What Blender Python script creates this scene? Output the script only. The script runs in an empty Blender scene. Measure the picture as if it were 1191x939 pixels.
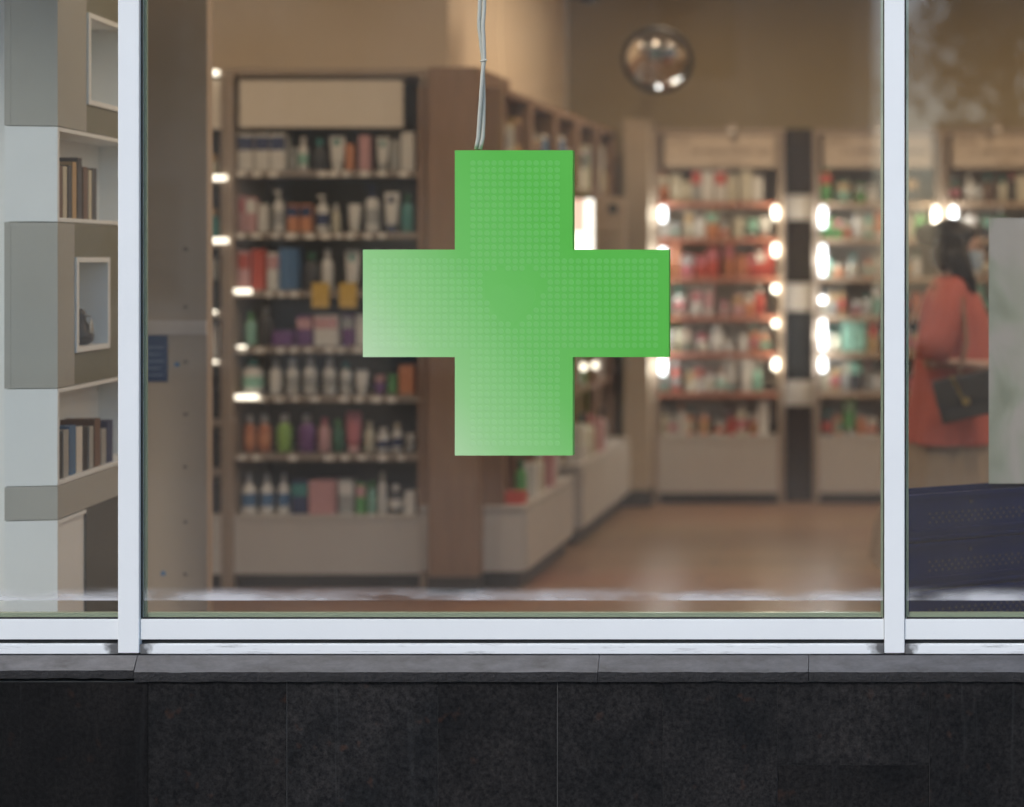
import bpy, bmesh, math, random
from mathutils import Vector, Matrix, noise as mnoise

random.seed(11)
S = bpy.context.scene
COL = S.collection
rad = math.radians

# ------------------------------------------------------------------ camera
F = 1740.0            # focal length in photo pixels
PX0, PY0 = 1090.0, 300.0   # vanishing point of the lines running into the shop
CAMD, CAMZ = 4.0, 1.6      # camera stands 4 m in front of the glass, eyes at 1.6 m
cam = bpy.data.cameras.new('camera')
cam.sensor_width = 36.0
cam.lens = F / 1191.0 * 36.0
cam.shift_x = -(PX0 - 595.5) / 1191.0
cam.shift_y = -(469.5 - PY0) / 1191.0
cam.clip_start, cam.clip_end = 0.05, 400
cam.dof.use_dof = True
cam.dof.focus_distance = 3.95
cam.dof.aperture_fstop = 0.98
cam_o = bpy.data.objects.new('camera', cam)
cam_o.location = (0, -CAMD, CAMZ)
cam_o.rotation_euler = (rad(90), 0, 0)
COL.objects.link(cam_o)
S.camera = cam_o

# ------------------------------------------------------------------ sky, sun, exposure
SUN_EL, SUN_AZ = 48.0, -152.0     # azimuth of the sun measured from +Y towards +X
world = bpy.data.worlds.new('World')
S.world = world
world.use_nodes = True
wn = world.node_tree.nodes
wl = world.node_tree.links
wn.clear()
sky = wn.new('ShaderNodeTexSky')
sky.sky_type = 'NISHITA'
sky.sun_disc = False
sky.sun_elevation = rad(SUN_EL)
sky.sun_rotation = rad(SUN_AZ)
sky.air_density = 1.0
sky.dust_density = 2.0
sky.ozone_density = 1.0
bg = wn.new('ShaderNodeBackground')
bg.inputs['Strength'].default_value = 0.15
wo = wn.new('ShaderNodeOutputWorld')
wl.new(sky.outputs['Color'], bg.inputs['Color'])
wl.new(bg.outputs['Background'], wo.inputs['Surface'])

sun = bpy.data.lights.new('sun', 'SUN')
sun.energy = 0.7
sun.angle = rad(20)
sun.color = (1.0, 0.96, 0.9)
sun_o = bpy.data.objects.new('sun', sun)
a, e = rad(SUN_AZ), rad(SUN_EL)
to_sun = Vector((math.sin(a) * math.cos(e), math.cos(a) * math.cos(e), math.sin(e)))
sun_o.rotation_euler = to_sun.to_track_quat('Z', 'Y').to_euler()
sun_o.location = (-6, -10, 12)
COL.objects.link(sun_o)

S.view_settings.view_transform = 'Standard'
S.view_settings.look = 'None'
S.view_settings.exposure = 0.98
S.view_settings.gamma = 1.0
S.view_settings.use_curve_mapping = False
S.render.engine = 'CYCLES'
S.cycles.use_denoising = True
S.cycles.max_bounces = 4
S.cycles.adaptive_threshold = 0.03
S.cycles.transparent_max_bounces = 16
S.cycles.caustics_reflective = False
S.cycles.caustics_refractive = False
S.cycles.sample_clamp_indirect = 6.0


# ------------------------------------------------------------------ helpers
def W(px, py, d):
    """photo pixel at depth d (metres in front of the camera) -> world point"""
    return Vector(((px - PX0) * d / F, d - CAMD, CAMZ - (py - PY0) * d / F))


def XP(px, d):
    return (px - PX0) * d / F


def ZP(py, d):
    return CAMZ - (py - PY0) * d / F


_mats = {}


def srgb(h):
    v = []
    for i in (0, 2, 4):
        c = int(h[i:i + 2], 16) / 255.0
        v.append(c / 12.92 if c <= 0.04045 else ((c + 0.055) / 1.055) ** 2.4)
    return tuple(v)


def mat(name, col, rough=0.5, metal=0.0, var=0.12, scale=9.0, bump=0.0, bscale=60.0, spec=0.5, emit=None, estr=0.0, coat=0.0, stretch=None):
    if name in _mats:
        return _mats[name]
    m = bpy.data.materials.new(name)
    m.use_nodes = True
    n, l = m.node_tree.nodes, m.node_tree.links
    b = n['Principled BSDF']
    b.inputs['Roughness'].default_value = rough
    b.inputs['Metallic'].default_value = metal
    b.inputs['Specular IOR Level'].default_value = spec
    b.inputs['Coat Weight'].default_value = coat
    tc = n.new('ShaderNodeTexCoord')
    src = tc.outputs['Object']
    if stretch:
        mp = n.new('ShaderNodeMapping')
        mp.inputs['Scale'].default_value = stretch
        l.new(src, mp.inputs['Vector'])
        src = mp.outputs['Vector']
    nz = n.new('ShaderNodeTexNoise')
    nz.inputs['Scale'].default_value = scale
    nz.inputs['Detail'].default_value = 6
    l.new(src, nz.inputs['Vector'])
    mx = n.new('ShaderNodeMix')
    mx.data_type = 'RGBA'
    c = Vector(col)
    mx.inputs[6].default_value = (*(c * (1 - var)), 1)
    mx.inputs[7].default_value = (*[min(1, x) for x in c * (1 + var)], 1)
    l.new(nz.outputs['Fac'], mx.inputs[0])
    l.new(mx.outputs[2], b.inputs['Base Color'])
    if bump:
        nb = n.new('ShaderNodeTexNoise')
        nb.inputs['Scale'].default_value = bscale
        nb.inputs['Detail'].default_value = 4
        l.new(src, nb.inputs['Vector'])
        bp = n.new('ShaderNodeBump')
        bp.inputs['Strength'].default_value = bump
        bp.inputs['Distance'].default_value = 0.01
        l.new(nb.outputs['Fac'], bp.inputs['Height'])
        l.new(bp.outputs['Normal'], b.inputs['Normal'])
    if emit:
        b.inputs['Emission Color'].default_value = (*emit, 1)
        b.inputs['Emission Strength'].default_value = estr
    _mats[name] = m
    return m


def bm_box(bm, x0, x1, y0, y1, z0, z1, bevel=0.0):
    vs = [bm.verts.new((x, y, z)) for z in (z0, z1) for y in (y0, y1) for x in (x0, x1)]
    fs = []
    for q in ((0, 2, 3, 1), (4, 5, 7, 6), (0, 1, 5, 4), (2, 6, 7, 3), (0, 4, 6, 2), (1, 3, 7, 5)):
        fs.append(bm.faces.new([vs[i] for i in q]))
    if bevel > 0:
        es = list({ed for f in fs for ed in f.edges})
        bmesh.ops.bevel(bm, geom=es, offset=bevel, segments=2, affect='EDGES', profile=0.7)
    return vs


def bm_lathe(bm, prof, seg=14, sx=1.0, sy=1.0, cx=0, cy=0):
    rings = []
    for r, z in prof:
        if r < 1e-5:
            rings.append([bm.verts.new((cx, cy, z))])
        else:
            rings.append([bm.verts.new((cx + r * sx * math.cos(2 * math.pi * k / seg), cy + r * sy * math.sin(2 * math.pi * k / seg), z)) for k in range(seg)])
    for a_, b_ in zip(rings, rings[1:]):
        for k in range(seg):
            k2 = (k + 1) % seg
            if len(a_) == 1 and len(b_) == 1:
                continue
            if len(a_) == 1:
                bm.faces.new((a_[0], b_[k2], b_[k])[::-1])
            elif len(b_) == 1:
                bm.faces.new((a_[k], a_[k2], b_[0]))
            else:
                bm.faces.new((a_[k], a_[k2], b_[k2], b_[k]))
    if len(rings[0]) > 1:
        bm.faces.new(rings[0][::-1])
    if len(rings[-1]) > 1:
        bm.faces.new(rings[-1])


def bm_tube(bm, pts, r, seg=8, caps=True):
    pts = [Vector(p) for p in pts]
    rs = r if isinstance(r, (list, tuple)) else [r] * len(pts)
    rings = []
    ref = None
    for i, p in enumerate(pts):
        t = (pts[min(i + 1, len(pts) - 1)] - pts[max(i - 1, 0)]).normalized()
        if ref is None:
            ref = Vector((0, 0, 1)) if abs(t.z) < 0.9 else Vector((1, 0, 0))
        u = t.cross(ref).normalized()
        v = t.cross(u).normalized()
        ref = u.cross(t)
        rings.append([bm.verts.new(p + (u * math.cos(2 * math.pi * k / seg) + v * math.sin(2 * math.pi * k / seg)) * rs[i]) for k in range(seg)])
    for a_, b_ in zip(rings, rings[1:]):
        for k in range(seg):
            k2 = (k + 1) % seg
            bm.faces.new((a_[k], a_[k2], b_[k2], b_[k]))
    if caps:
        bm.faces.new(rings[0][::-1])
        bm.faces.new(rings[-1])


def bm_prism(bm, poly, y0, y1):
    """outline in x,z extruded along y"""
    f = [bm.verts.new((x, y0, z)) for x, z in poly]
    b = [bm.verts.new((x, y1, z)) for x, z in poly]
    bm.faces.new(f)
    bm.faces.new(b[::-1])
    for i in range(len(poly)):
        j = (i + 1) % len(poly)
        bm.faces.new((f[j], f[i], b[i], b[j]))


def obj(name, bm, m, parent=None, loc=None, smooth=False, rotz=0.0):
    bmesh.ops.recalc_face_normals(bm, faces=bm.faces[:])
    me = bpy.data.meshes.new(name)
    bm.to_mesh(me)
    bm.free()
    if smooth:
        me.polygons.foreach_set('use_smooth', [True] * len(me.polygons))
    me.materials.append(m)
    o = bpy.data.objects.new(name, me)
    COL.objects.link(o)
    if loc is not None:
        o.location = loc
    if rotz:
        o.rotation_euler = (0, 0, rotz)
    if parent is not None:
        o.parent = parent
    return o


def box(name, x0, x1, y0, y1, z0, z1, m, parent=None, bevel=0.0):
    """box in the parent's local space, own origin at its base centre"""
    bm = bmesh.new()
    cx, cy = (x0 + x1) / 2, (y0 + y1) / 2
    bm_box(bm, x0 - cx, x1 - cx, y0 - cy, y1 - cy, 0, z1 - z0, bevel)
    return obj(name, bm, m, parent, (cx, cy, z0))


def thing(name, label, cat, loc=(0, 0, 0), rotz=0.0, group=None):
    o = bpy.data.objects.new(name, None)
    o.empty_display_size = 0.1
    COL.objects.link(o)
    o.location = loc
    o.rotation_euler = (0, 0, rotz)
    o['label'] = label
    o['category'] = cat
    if group:
        o['group'] = group
    return o


def tag(o, label, cat, group=None):
    o['label'] = label
    o['category'] = cat
    if group:
        o['group'] = group
    return o


def structure(o):
    o['kind'] = 'structure'
    return o


ORD = ['first', 'second', 'third', 'fourth', 'fifth', 'sixth', 'seventh', 'eighth', 'ninth', 'tenth', 'eleventh', 'twelfth',
       'thirteenth', 'fourteenth', 'fifteenth', 'sixteenth', 'seventeenth', 'eighteenth', 'nineteenth', 'twentieth']

# ------------------------------------------------------------------ materials of the setting
M_white_frame = mat('powder_coated_white', (0.80, 0.845, 0.855), 0.32, var=0.06, scale=3, bump=0.03, bscale=200)
M_gasket = mat('black_rubber_gasket', (0.012, 0.014, 0.013), 0.6)
M_glassedge = mat('green_glass_edge', (0.34, 0.40, 0.29), 0.25)
M_wall = mat('painted_plaster_beige', (0.80, 0.66, 0.50), 0.8, var=0.06, scale=2, bump=0.05)
M_wall_back = mat('painted_plaster_olive', (0.31, 0.25, 0.15), 0.8, var=0.08, scale=2, bump=0.05)
M_ceiling = mat('ceiling_paint', (0.6, 0.55, 0.47), 0.9, var=0.04)
M_white_lam = mat('white_laminate', (0.50, 0.46, 0.41), 0.45, var=0.04)
M_rackmetal = mat('bronze_grey_metal', (0.34, 0.265, 0.205), 0.45, metal=0.1, var=0.1)
M_rackback = mat('dark_back_panel', (0.13, 0.11, 0.09), 0.6)
M_shelf = mat('shelf_metal', (0.24, 0.2, 0.17), 0.35, metal=0.3)
M_pricerail = mat('price_rail_plastic', (0.30, 0.25, 0.21), 0.25)
M_paper = mat('paper_tag', (0.78, 0.72, 0.64), 0.6, var=0.08, scale=40)
M_yellow = mat('yellow_card', (0.62, 0.40, 0.08), 0.5, var=0.15, scale=60)
M_toe = mat('dark_toe_kick', (0.05, 0.045, 0.04), 0.5)
M_wood = mat('reddish_brown_wood', (0.27, 0.17, 0.115), 0.45, var=0.3, scale=3, stretch=(8, 8, 1))
M_redtrim = mat('red_shelf_edge', (0.46, 0.18, 0.12), 0.4)
M_tantrim = mat('tan_shelf_edge', (0.46, 0.33, 0.23), 0.4)
M_taupe = mat('taupe_partition_paint', (0.38, 0.295, 0.225), 0.6, var=0.05, scale=3)
M_greyblock = mat('grey_display_block', (0.38, 0.38, 0.35), 0.6, var=0.06, scale=5, bump=0.04)
M_whiteblock = mat('white_display_block', (0.78, 0.81, 0.82), 0.5, var=0.04)
M_olivepanel = mat('olive_grey_panel', (0.19, 0.19, 0.145), 0.55, var=0.08, scale=5)
M_darkolive = mat('dark_olive_panel', (0.06, 0.06, 0.05), 0.55)
M_black = mat('matt_black', (0.014, 0.014, 0.015), 0.45)
M_led = mat('led_tube_white', (0.9, 0.9, 0.9), 0.4, emit=(0.9, 0.95, 1.0), estr=3.2)
M_glint = mat('glint_warm', (0.9, 0.9, 0.85), 0.4, emit=(1.0, 0.88, 0.72), estr=1.5)
M_ledw = mat('led_tube_warm', (0.9, 0.9, 0.85), 0.4, emit=(1.0, 0.88, 0.7), estr=2.2)
M_lightbox = mat('backlit_sign_face', (0.9, 0.88, 0.85), 0.4, emit=(1.0, 0.93, 0.86), estr=1.3)
M_lightpink = mat('backlit_sign_pink', (0.9, 0.7, 0.65), 0.4, emit=(1.0, 0.62, 0.5), estr=.6)


def floor_mat():
    m = bpy.data.materials.new('warm_floor_tile')
    m.use_nodes = True
    n, l = m.node_tree.nodes, m.node_tree.links
    b = n['Principled BSDF']
    tc = n.new('ShaderNodeTexCoord')
    br = n.new('ShaderNodeTexBrick')
    br.inputs['Scale'].default_value = 1.0
    br.inputs['Brick Width'].default_value = 1.2
    br.inputs['Row Height'].default_value = 0.2
    br.inputs['Mortar Size'].default_value = 0.004
    br.inputs['Color1'].default_value = (0.36, 0.22, 0.125, 1)
    br.inputs['Color2'].default_value = (0.28, 0.165, 0.095, 1)
    br.inputs['Mortar'].default_value = (0.1, 0.06, 0.04, 1)
    l.new(tc.outputs['Object'], br.inputs['Vector'])
    nz = n.new('ShaderNodeTexNoise')
    nz.inputs['Scale'].default_value = 5
    nz.inputs['Detail'].default_value = 8
    mx = n.new('ShaderNodeMix')
    mx.data_type = 'RGBA'
    mx.blend_type = 'MULTIPLY'
    mx.inputs[0].default_value = 0.5
    l.new(br.outputs['Color'], mx.inputs[6])
    l.new(nz.outputs['Color'], mx.inputs[7])
    l.new(mx.outputs[2], b.inputs['Base Color'])
    b.inputs['Roughness'].default_value = 0.34
    return m


def granite_mat():
    m = bpy.data.materials.new('dark_granite')
    m.use_nodes = True
    n, l = m.node_tree.nodes, m.node_tree.links
    b = n['Principled BSDF']
    tc = n.new('ShaderNodeTexCoord')
    oi = n.new('ShaderNodeObjectInfo')
    ad = n.new('ShaderNodeVectorMath')
    ad.operation = 'ADD'
    l.new(tc.outputs['Object'], ad.inputs[0])
    sc_ = n.new('ShaderNodeVectorMath')
    sc_.operation = 'SCALE'
    sc_.inputs[0].default_value = (13, 7, 5)
    l.new(oi.outputs['Random'], sc_.inputs['Scale'])
    l.new(sc_.outputs[0], ad.inputs[1])
    # fine speckle
    n1 = n.new('ShaderNodeTexNoise')
    n1.inputs['Scale'].default_value = 85
    n1.inputs['Detail'].default_value = 5
    n1.inputs['Roughness'].default_value = 0.75
    l.new(ad.outputs[0], n1.inputs['Vector'])
    r1 = n.new('ShaderNodeValToRGB')
    r1.color_ramp.elements[0].position = 0.36
    r1.color_ramp.elements[0].color = (0.0038, 0.0042, 0.0048, 1)
    r1.color_ramp.elements[1].position = 0.78
    r1.color_ramp.elements[1].color = (0.031, 0.0305, 0.0305, 1)
    l.new(n1.outputs['Fac'], r1.inputs['Fac'])
    # large cloudy tone and rusty patches
    n2 = n.new('ShaderNodeTexNoise')
    n2.inputs['Scale'].default_value = 6
    n2.inputs['Detail'].default_value = 6
    l.new(ad.outputs[0], n2.inputs['Vector'])
    r2 = n.new('ShaderNodeValToRGB')
    r2.color_ramp.elements[0].position = 0.3
    r2.color_ramp.elements[0].color = (0.55, 0.6, 0.63, 1)
    r2.color_ramp.elements[1].position = 0.75
    r2.color_ramp.elements[1].color = (1.45, 1.36, 1.3, 1)
    l.new(n2.outputs['Fac'], r2.inputs['Fac'])
    mx = n.new('ShaderNodeMix')
    mx.data_type = 'RGBA'
    mx.blend_type = 'MULTIPLY'
    mx.inputs[0].default_value = 1
    l.new(r1.outputs['Color'], mx.inputs[6])
    l.new(r2.outputs['Color'], mx.inputs[7])
    n3 = n.new('ShaderNodeTexNoise')
    n3.inputs['Scale'].default_value = 17
    n3.inputs['Detail'].default_value = 3
    l.new(ad.outputs[0], n3.inputs['Vector'])
    r3 = n.new('ShaderNodeValToRGB')
    r3.color_ramp.elements[0].position = 0.66
    r3.color_ramp.elements[0].color = (0, 0, 0, 1)
    r3.color_ramp.elements[1].position = 0.74
    r3.color_ramp.elements[1].color = (0.45, 0.45, 0.45, 1)
    l.new(n3.outputs['Fac'], r3.inputs['Fac'])
    m2 = n.new('ShaderNodeMix')
    m2.data_type = 'RGBA'
    l.new(r3.outputs['Color'], m2.inputs[0])
    l.new(mx.outputs[2], m2.inputs[6])
    m2.inputs[7].default_value = (0.05, 0.026, 0.018, 1)
    mps = n.new('ShaderNodeMapping')
    mps.inputs['Scale'].default_value = (30, 30, 1.6)
    l.new(ad.outputs[0], mps.inputs['Vector'])
    n4 = n.new('ShaderNodeTexNoise')
    n4.inputs['Scale'].default_value = 1.0
    n4.inputs['Detail'].default_value = 3
    n4.inputs['Distortion'].default_value = 0.6
    l.new(mps.outputs['Vector'], n4.inputs['Vector'])
    r4 = n.new('ShaderNodeValToRGB')
    r4.color_ramp.elements[0].position = 0.62
    r4.color_ramp.elements[0].color = (0, 0, 0, 1)
    r4.color_ramp.elements[1].position = 0.78
    r4.color_ramp.elements[1].color = (0.4, 0.4, 0.4, 1)
    l.new(n4.outputs['Fac'], r4.inputs['Fac'])
    m4 = n.new('ShaderNodeMix')
    m4.data_type = 'RGBA'
    l.new(r4.outputs['Color'], m4.inputs[0])
    l.new(m2.outputs[2], m4.inputs[6])
    m4.inputs[7].default_value = (0.045, 0.047, 0.048, 1)
    # tone of each slab
    mr = n.new('ShaderNodeMapRange')
    mr.inputs['To Min'].default_value = 0.55
    mr.inputs['To Max'].default_value = 1.35
    l.new(oi.outputs['Random'], mr.inputs['Value'])
    m3 = n.new('ShaderNodeVectorMath')
    m3.operation = 'SCALE'
    l.new(m4.outputs[2], m3.inputs[0])
    l.new(mr.outputs['Result'], m3.inputs['Scale'])
    l.new(m3.outputs[0], b.inputs['Base Color'])
    b.inputs['Roughness'].default_value = 0.55
    b.inputs['Specular IOR Level'].default_value = 0.18
    bp = n.new('ShaderNodeBump')
    bp.inputs['Strength'].default_value = 0.25
    bp.inputs['Distance'].default_value = 0.004
    l.new(n1.outputs['Fac'], bp.inputs['Height'])
    l.new(bp.outputs['Normal'], b.inputs['Normal'])
    return m


def stone_sill_mat():
    m = bpy.data.materials.new('grey_sill_stone')
    m.use_nodes = True
    n, l = m.node_tree.nodes, m.node_tree.links
    b = n['Principled BSDF']
    tc = n.new('ShaderNodeTexCoord')
    mp = n.new('ShaderNodeMapping')
    mp.inputs['Scale'].default_value = (1, 3, 3)
    l.new(tc.outputs['Object'], mp.inputs['Vector'])
    nz = n.new('ShaderNodeTexNoise')
    nz.inputs['Scale'].default_value = 7
    nz.inputs['Detail'].default_value = 9
    nz.inputs['Roughness'].default_value = 0.7
    l.new(mp.outputs['Vector'], nz.inputs['Vector'])
    r = n.new('ShaderNodeValToRGB')
    r.color_ramp.elements[0].position = 0.3
    r.color_ramp.elements[0].color = (0.018, 0.0195, 0.0225, 1)
    r.color_ramp.elements[1].position = 0.72
    r.color_ramp.elements[1].color = (0.085, 0.09, 0.1, 1)
    l.new(nz.outputs['Fac'], r.inputs['Fac'])
    l.new(r.outputs['Color'], b.inputs['Base Color'])
    b.inputs['Roughness'].default_value = 0.5
    bp = n.new('ShaderNodeBump')
    bp.inputs['Strength'].default_value = 0.2
    bp.inputs['Distance'].default_value = 0.004
    l.new(nz.outputs['Fac'], bp.inputs['Height'])
    l.new(bp.outputs['Normal'], b.inputs['Normal'])
    return m


def rail_mat():
    """white paint with dark grime collected in streaks"""
    m = bpy.data.materials.new('grimy_white_rail')
    m.use_nodes = True
    n, l = m.node_tree.nodes, m.node_tree.links
    b = n['Principled BSDF']
    tc = n.new('ShaderNodeTexCoord')
    mp = n.new('ShaderNodeMapping')
    mp.inputs['Scale'].default_value = (1.2, 14, 14)
    l.new(tc.outputs['Object'], mp.inputs['Vector'])
    nz = n.new('ShaderNodeTexNoise')
    nz.inputs['Scale'].default_value = 6
    nz.inputs['Detail'].default_value = 8
    nz.inputs['Roughness'].default_value = 0.7
    l.new(mp.outputs['Vector'], nz.inputs['Vector'])
    r = n.new('ShaderNodeValToRGB')
    r.color_ramp.elements[0].position = 0.25
    r.color_ramp.elements[0].color = (0.3, 0.31, 0.32, 1)
    r.color_ramp.elements[1].position = 0.45
    r.color_ramp.elements[1].color = (0.80, 0.845, 0.855, 1)
    l.new(nz.outputs['Fac'], r.inputs['Fac'])
    # grime gathered towards both ends of each length
    sx_ = n.new('ShaderNodeSeparateXYZ')
    l.new(tc.outputs['Generated'], sx_.inputs[0])
    pg = n.new('ShaderNodeMath')
    pg.operation = 'PINGPONG'
    pg.inputs[1].default_value = 0.5
    l.new(sx_.outputs['X'], pg.inputs[0])
    n5 = n.new('ShaderNodeTexNoise')
    n5.inputs['Scale'].default_value = 28
    n5.inputs['Detail'].default_value = 6
    l.new(tc.outputs['Object'], n5.inputs['Vector'])
    m5 = n.new('ShaderNodeMath')
    m5.operation = 'MULTIPLY'
    m5.inputs[1].default_value = 0.045
    l.new(n5.outputs['Fac'], m5.inputs[0])
    s5 = n.new('ShaderNodeMath')
    s5.operation = 'SUBTRACT'
    l.new(m5.outputs[0], s5.inputs[0])
    l.new(pg.outputs[0], s5.inputs[1])
    g5 = n.new('ShaderNodeMapRange')
    g5.inputs['From Min'].default_value = 0.0
    g5.inputs['From Max'].default_value = 0.014
    g5.inputs['To Max'].default_value = 0.9
    l.new(s5.outputs[0], g5.inputs['Value'])
    x5 = n.new('ShaderNodeMix')
    x5.data_type = 'RGBA'
    l.new(g5.outputs[0], x5.inputs[0])
    l.new(r.outputs['Color'], x5.inputs[6])
    x5.inputs[7].default_value = (0.05, 0.05, 0.05, 1)
    l.new(x5.outputs[2], b.inputs['Base Color'])
    b.inputs['Roughness'].default_value = 0.35
    return m


def glass_mat():
    """thin clear pane: see-through, mirror-like by angle, with a pale broken band along the lower edge and a painted haze"""
    m = bpy.data.materials.new('shop_window_glass')
    m.use_nodes = True
    n, l = m.node_tree.nodes, m.node_tree.links
    n.clear()
    out = n.new('ShaderNodeOutputMaterial')
    tr = n.new('ShaderNodeBsdfTransparent')
    tr.inputs['Color'].default_value = (0.95, 0.965, 0.95, 1)
    gl = n.new('ShaderNodeBsdfGlossy')
    gl.inputs['Roughness'].default_value = 0.02
    lw = n.new('ShaderNodeLayerWeight')
    lw.inputs['Blend'].default_value = 0.5
    pw = n.new('ShaderNodeMath')
    pw.operation = 'POWER'
    pw.inputs[1].default_value = 5
    l.new(lw.outputs['Facing'], pw.inputs[0])
    ma = n.new('ShaderNodeMath')
    ma.operation = 'MULTIPLY_ADD'
    ma.inputs[1].default_value = 0.95
    ma.inputs[2].default_value = 0.055
    l.new(pw.outputs[0], ma.inputs[0])
    mix = n.new('ShaderNodeMixShader')
    l.new(ma.outputs[0], mix.inputs['Fac'])
    l.new(tr.outputs[0], mix.inputs[1])
    l.new(gl.outputs[0], mix.inputs[2])
    # pale broken band: object z is metres above the glass foot
    tc = n.new('ShaderNodeTexCoord')
    sp = n.new('ShaderNodeSeparateXYZ')
    l.new(tc.outputs['Object'], sp.inputs[0])
    mp = n.new('ShaderNodeMapping')
    mp.inputs['Scale'].default_value = (2.2, 0.0, 9.0)
    l.new(tc.outputs['Object'], mp.inputs['Vector'])
    nz = n.new('ShaderNodeTexNoise')
    nz.inputs['Scale'].default_value = 1.6
    nz.inputs['Detail'].default_value = 3
    l.new(mp.outputs['Vector'], nz.inputs['Vector'])
    up = n.new('ShaderNodeMapRange')
    up.interpolation_type = 'SMOOTHSTEP'
    up.inputs['From Min'].default_value = 0.045
    up.inputs['From Max'].default_value = 0.049
    l.new(sp.outputs['Z'], up.inputs['Value'])
    dn = n.new('ShaderNodeMapRange')
    dn.interpolation_type = 'SMOOTHSTEP'
    dn.inputs['From Min'].default_value = 0.048
    dn.inputs['From Max'].default_value = 0.088
    dn.inputs['To Min'].default_value = 1.0
    dn.inputs['To Max'].default_value = 0.0
    l.new(sp.outputs['Z'], dn.inputs['Value'])
    m1 = n.new('ShaderNodeMath')
    m1.operation = 'MULTIPLY'
    l.new(up.outputs[0], m1.inputs[0])
    l.new(dn.outputs[0], m1.inputs[1])
    nr = n.new('ShaderNodeMapRange')
    nr.inputs['From Min'].default_value = 0.4
    nr.inputs['From Max'].default_value = 0.66
    nr.inputs['To Min'].default_value = 0.03
    nr.inputs['To Max'].default_value = 0.55
    l.new(nz.outputs['Fac'], nr.inputs['Value'])
    m2 = n.new('ShaderNodeMath')
    m2.operation = 'MULTIPLY'
    l.new(m1.outputs[0], m2.inputs[0])
    l.new(nr.outputs[0], m2.inputs[1])
    # a very thin film of warm haze, reflected light put in as colour
    n2 = n.new('ShaderNodeTexNoise')
    n2.inputs['Scale'].default_value = 2.2
    n2.inputs['Detail'].default_value = 5
    l.new(tc.outputs['Object'], n2.inputs['Vector'])
    f2 = n.new('ShaderNodeMapRange')
    f2.inputs['From Min'].default_value = 0.35
    f2.inputs['From Max'].default_value = 0.7
    f2.inputs['To Min'].default_value = 0.009
    f2.inputs['To Max'].default_value = 0.03
    l.new(n2.outputs['Fac'], f2.inputs['Value'])
    du = n.new('ShaderNodeBsdfDiffuse')
    du.inputs['Color'].default_value = (0.78, 0.8, 0.84, 1)
    veil = n.new('ShaderNodeBsdfDiffuse')
    veil.inputs['Color'].default_value = (0.8, 0.68, 0.55, 1)
    mix3 = n.new('ShaderNodeMixShader')
    l.new(f2.outputs[0], mix3.inputs['Fac'])
    l.new(mix.outputs[0], mix3.inputs[1])
    l.new(veil.outputs[0], mix3.inputs[2])
    mix2 = n.new('ShaderNodeMixShader')
    l.new(m2.outputs[0], mix2.inputs['Fac'])
    l.new(mix3.outputs[0], mix2.inputs[1])
    l.new(du.outputs[0], mix2.inputs[2])
    l.new(mix2.outputs[0], out.inputs['Surface'])
    return m


M_floor, M_granite, M_sill, M_rail, M_glass = floor_mat(), granite_mat(), stone_sill_mat(), rail_mat(), glass_mat()
M_asphalt = mat('asphalt', (0.05, 0.05, 0.052), 0.85, var=0.3, scale=40, bump=0.3)
M_paving = mat('concrete_paving', (0.12, 0.115, 0.11), 0.85, var=0.15, scale=6, bump=0.2)
M_facade = mat('opposite_facade_render', (0.48, 0.40, 0.32), 0.85, var=0.12, scale=1.5)
M_darkpane = mat('dark_window_pane', (0.02, 0.022, 0.025), 0.08)
M_stonetrim = mat('pale_stone_trim', (0.5, 0.47, 0.42), 0.8)

# ------------------------------------------------------------------ setting: street, shop room
FZ = 0.10    # shop floor level
structure(box('pavement', -40, 40, -7.0, 0.0, -0.3, 0.0, M_paving))
structure(box('road', -60, 60, -14.0, -7.0, -0.5, -0.13, M_asphalt))
structure(box('far_pavement', -40, 40, -60.0, -14.0, -0.3, 0.0, M_paving))
structure(box('floor', -6.0, 5.0, 0.07, 5.7, 0.0, FZ, M_floor))
structure(box('ceiling', -6.0, 5.0, 0.07, 5.7, 3.42, 3.6, M_ceiling))
structure(box('back_wall', -2.35, 5.0, 5.5, 5.7, FZ, 3.42, M_wall_back))
structure(box('wall_bay', -6.0, -2.352, 3.2, 3.4, FZ, 3.42, M_wall))
structure(box('wall_left', -2.55, -2.35, 3.402, 5.498, FZ, 3.42, M_wall))
structure(box('wall_side', -6.2, -6.0, 0.07, 3.4, FZ, 3.42, M_wall))
structure(box('wall_right', 5.0, 5.2, 0.07, 5.7, FZ, 3.42, M_wall))

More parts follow.
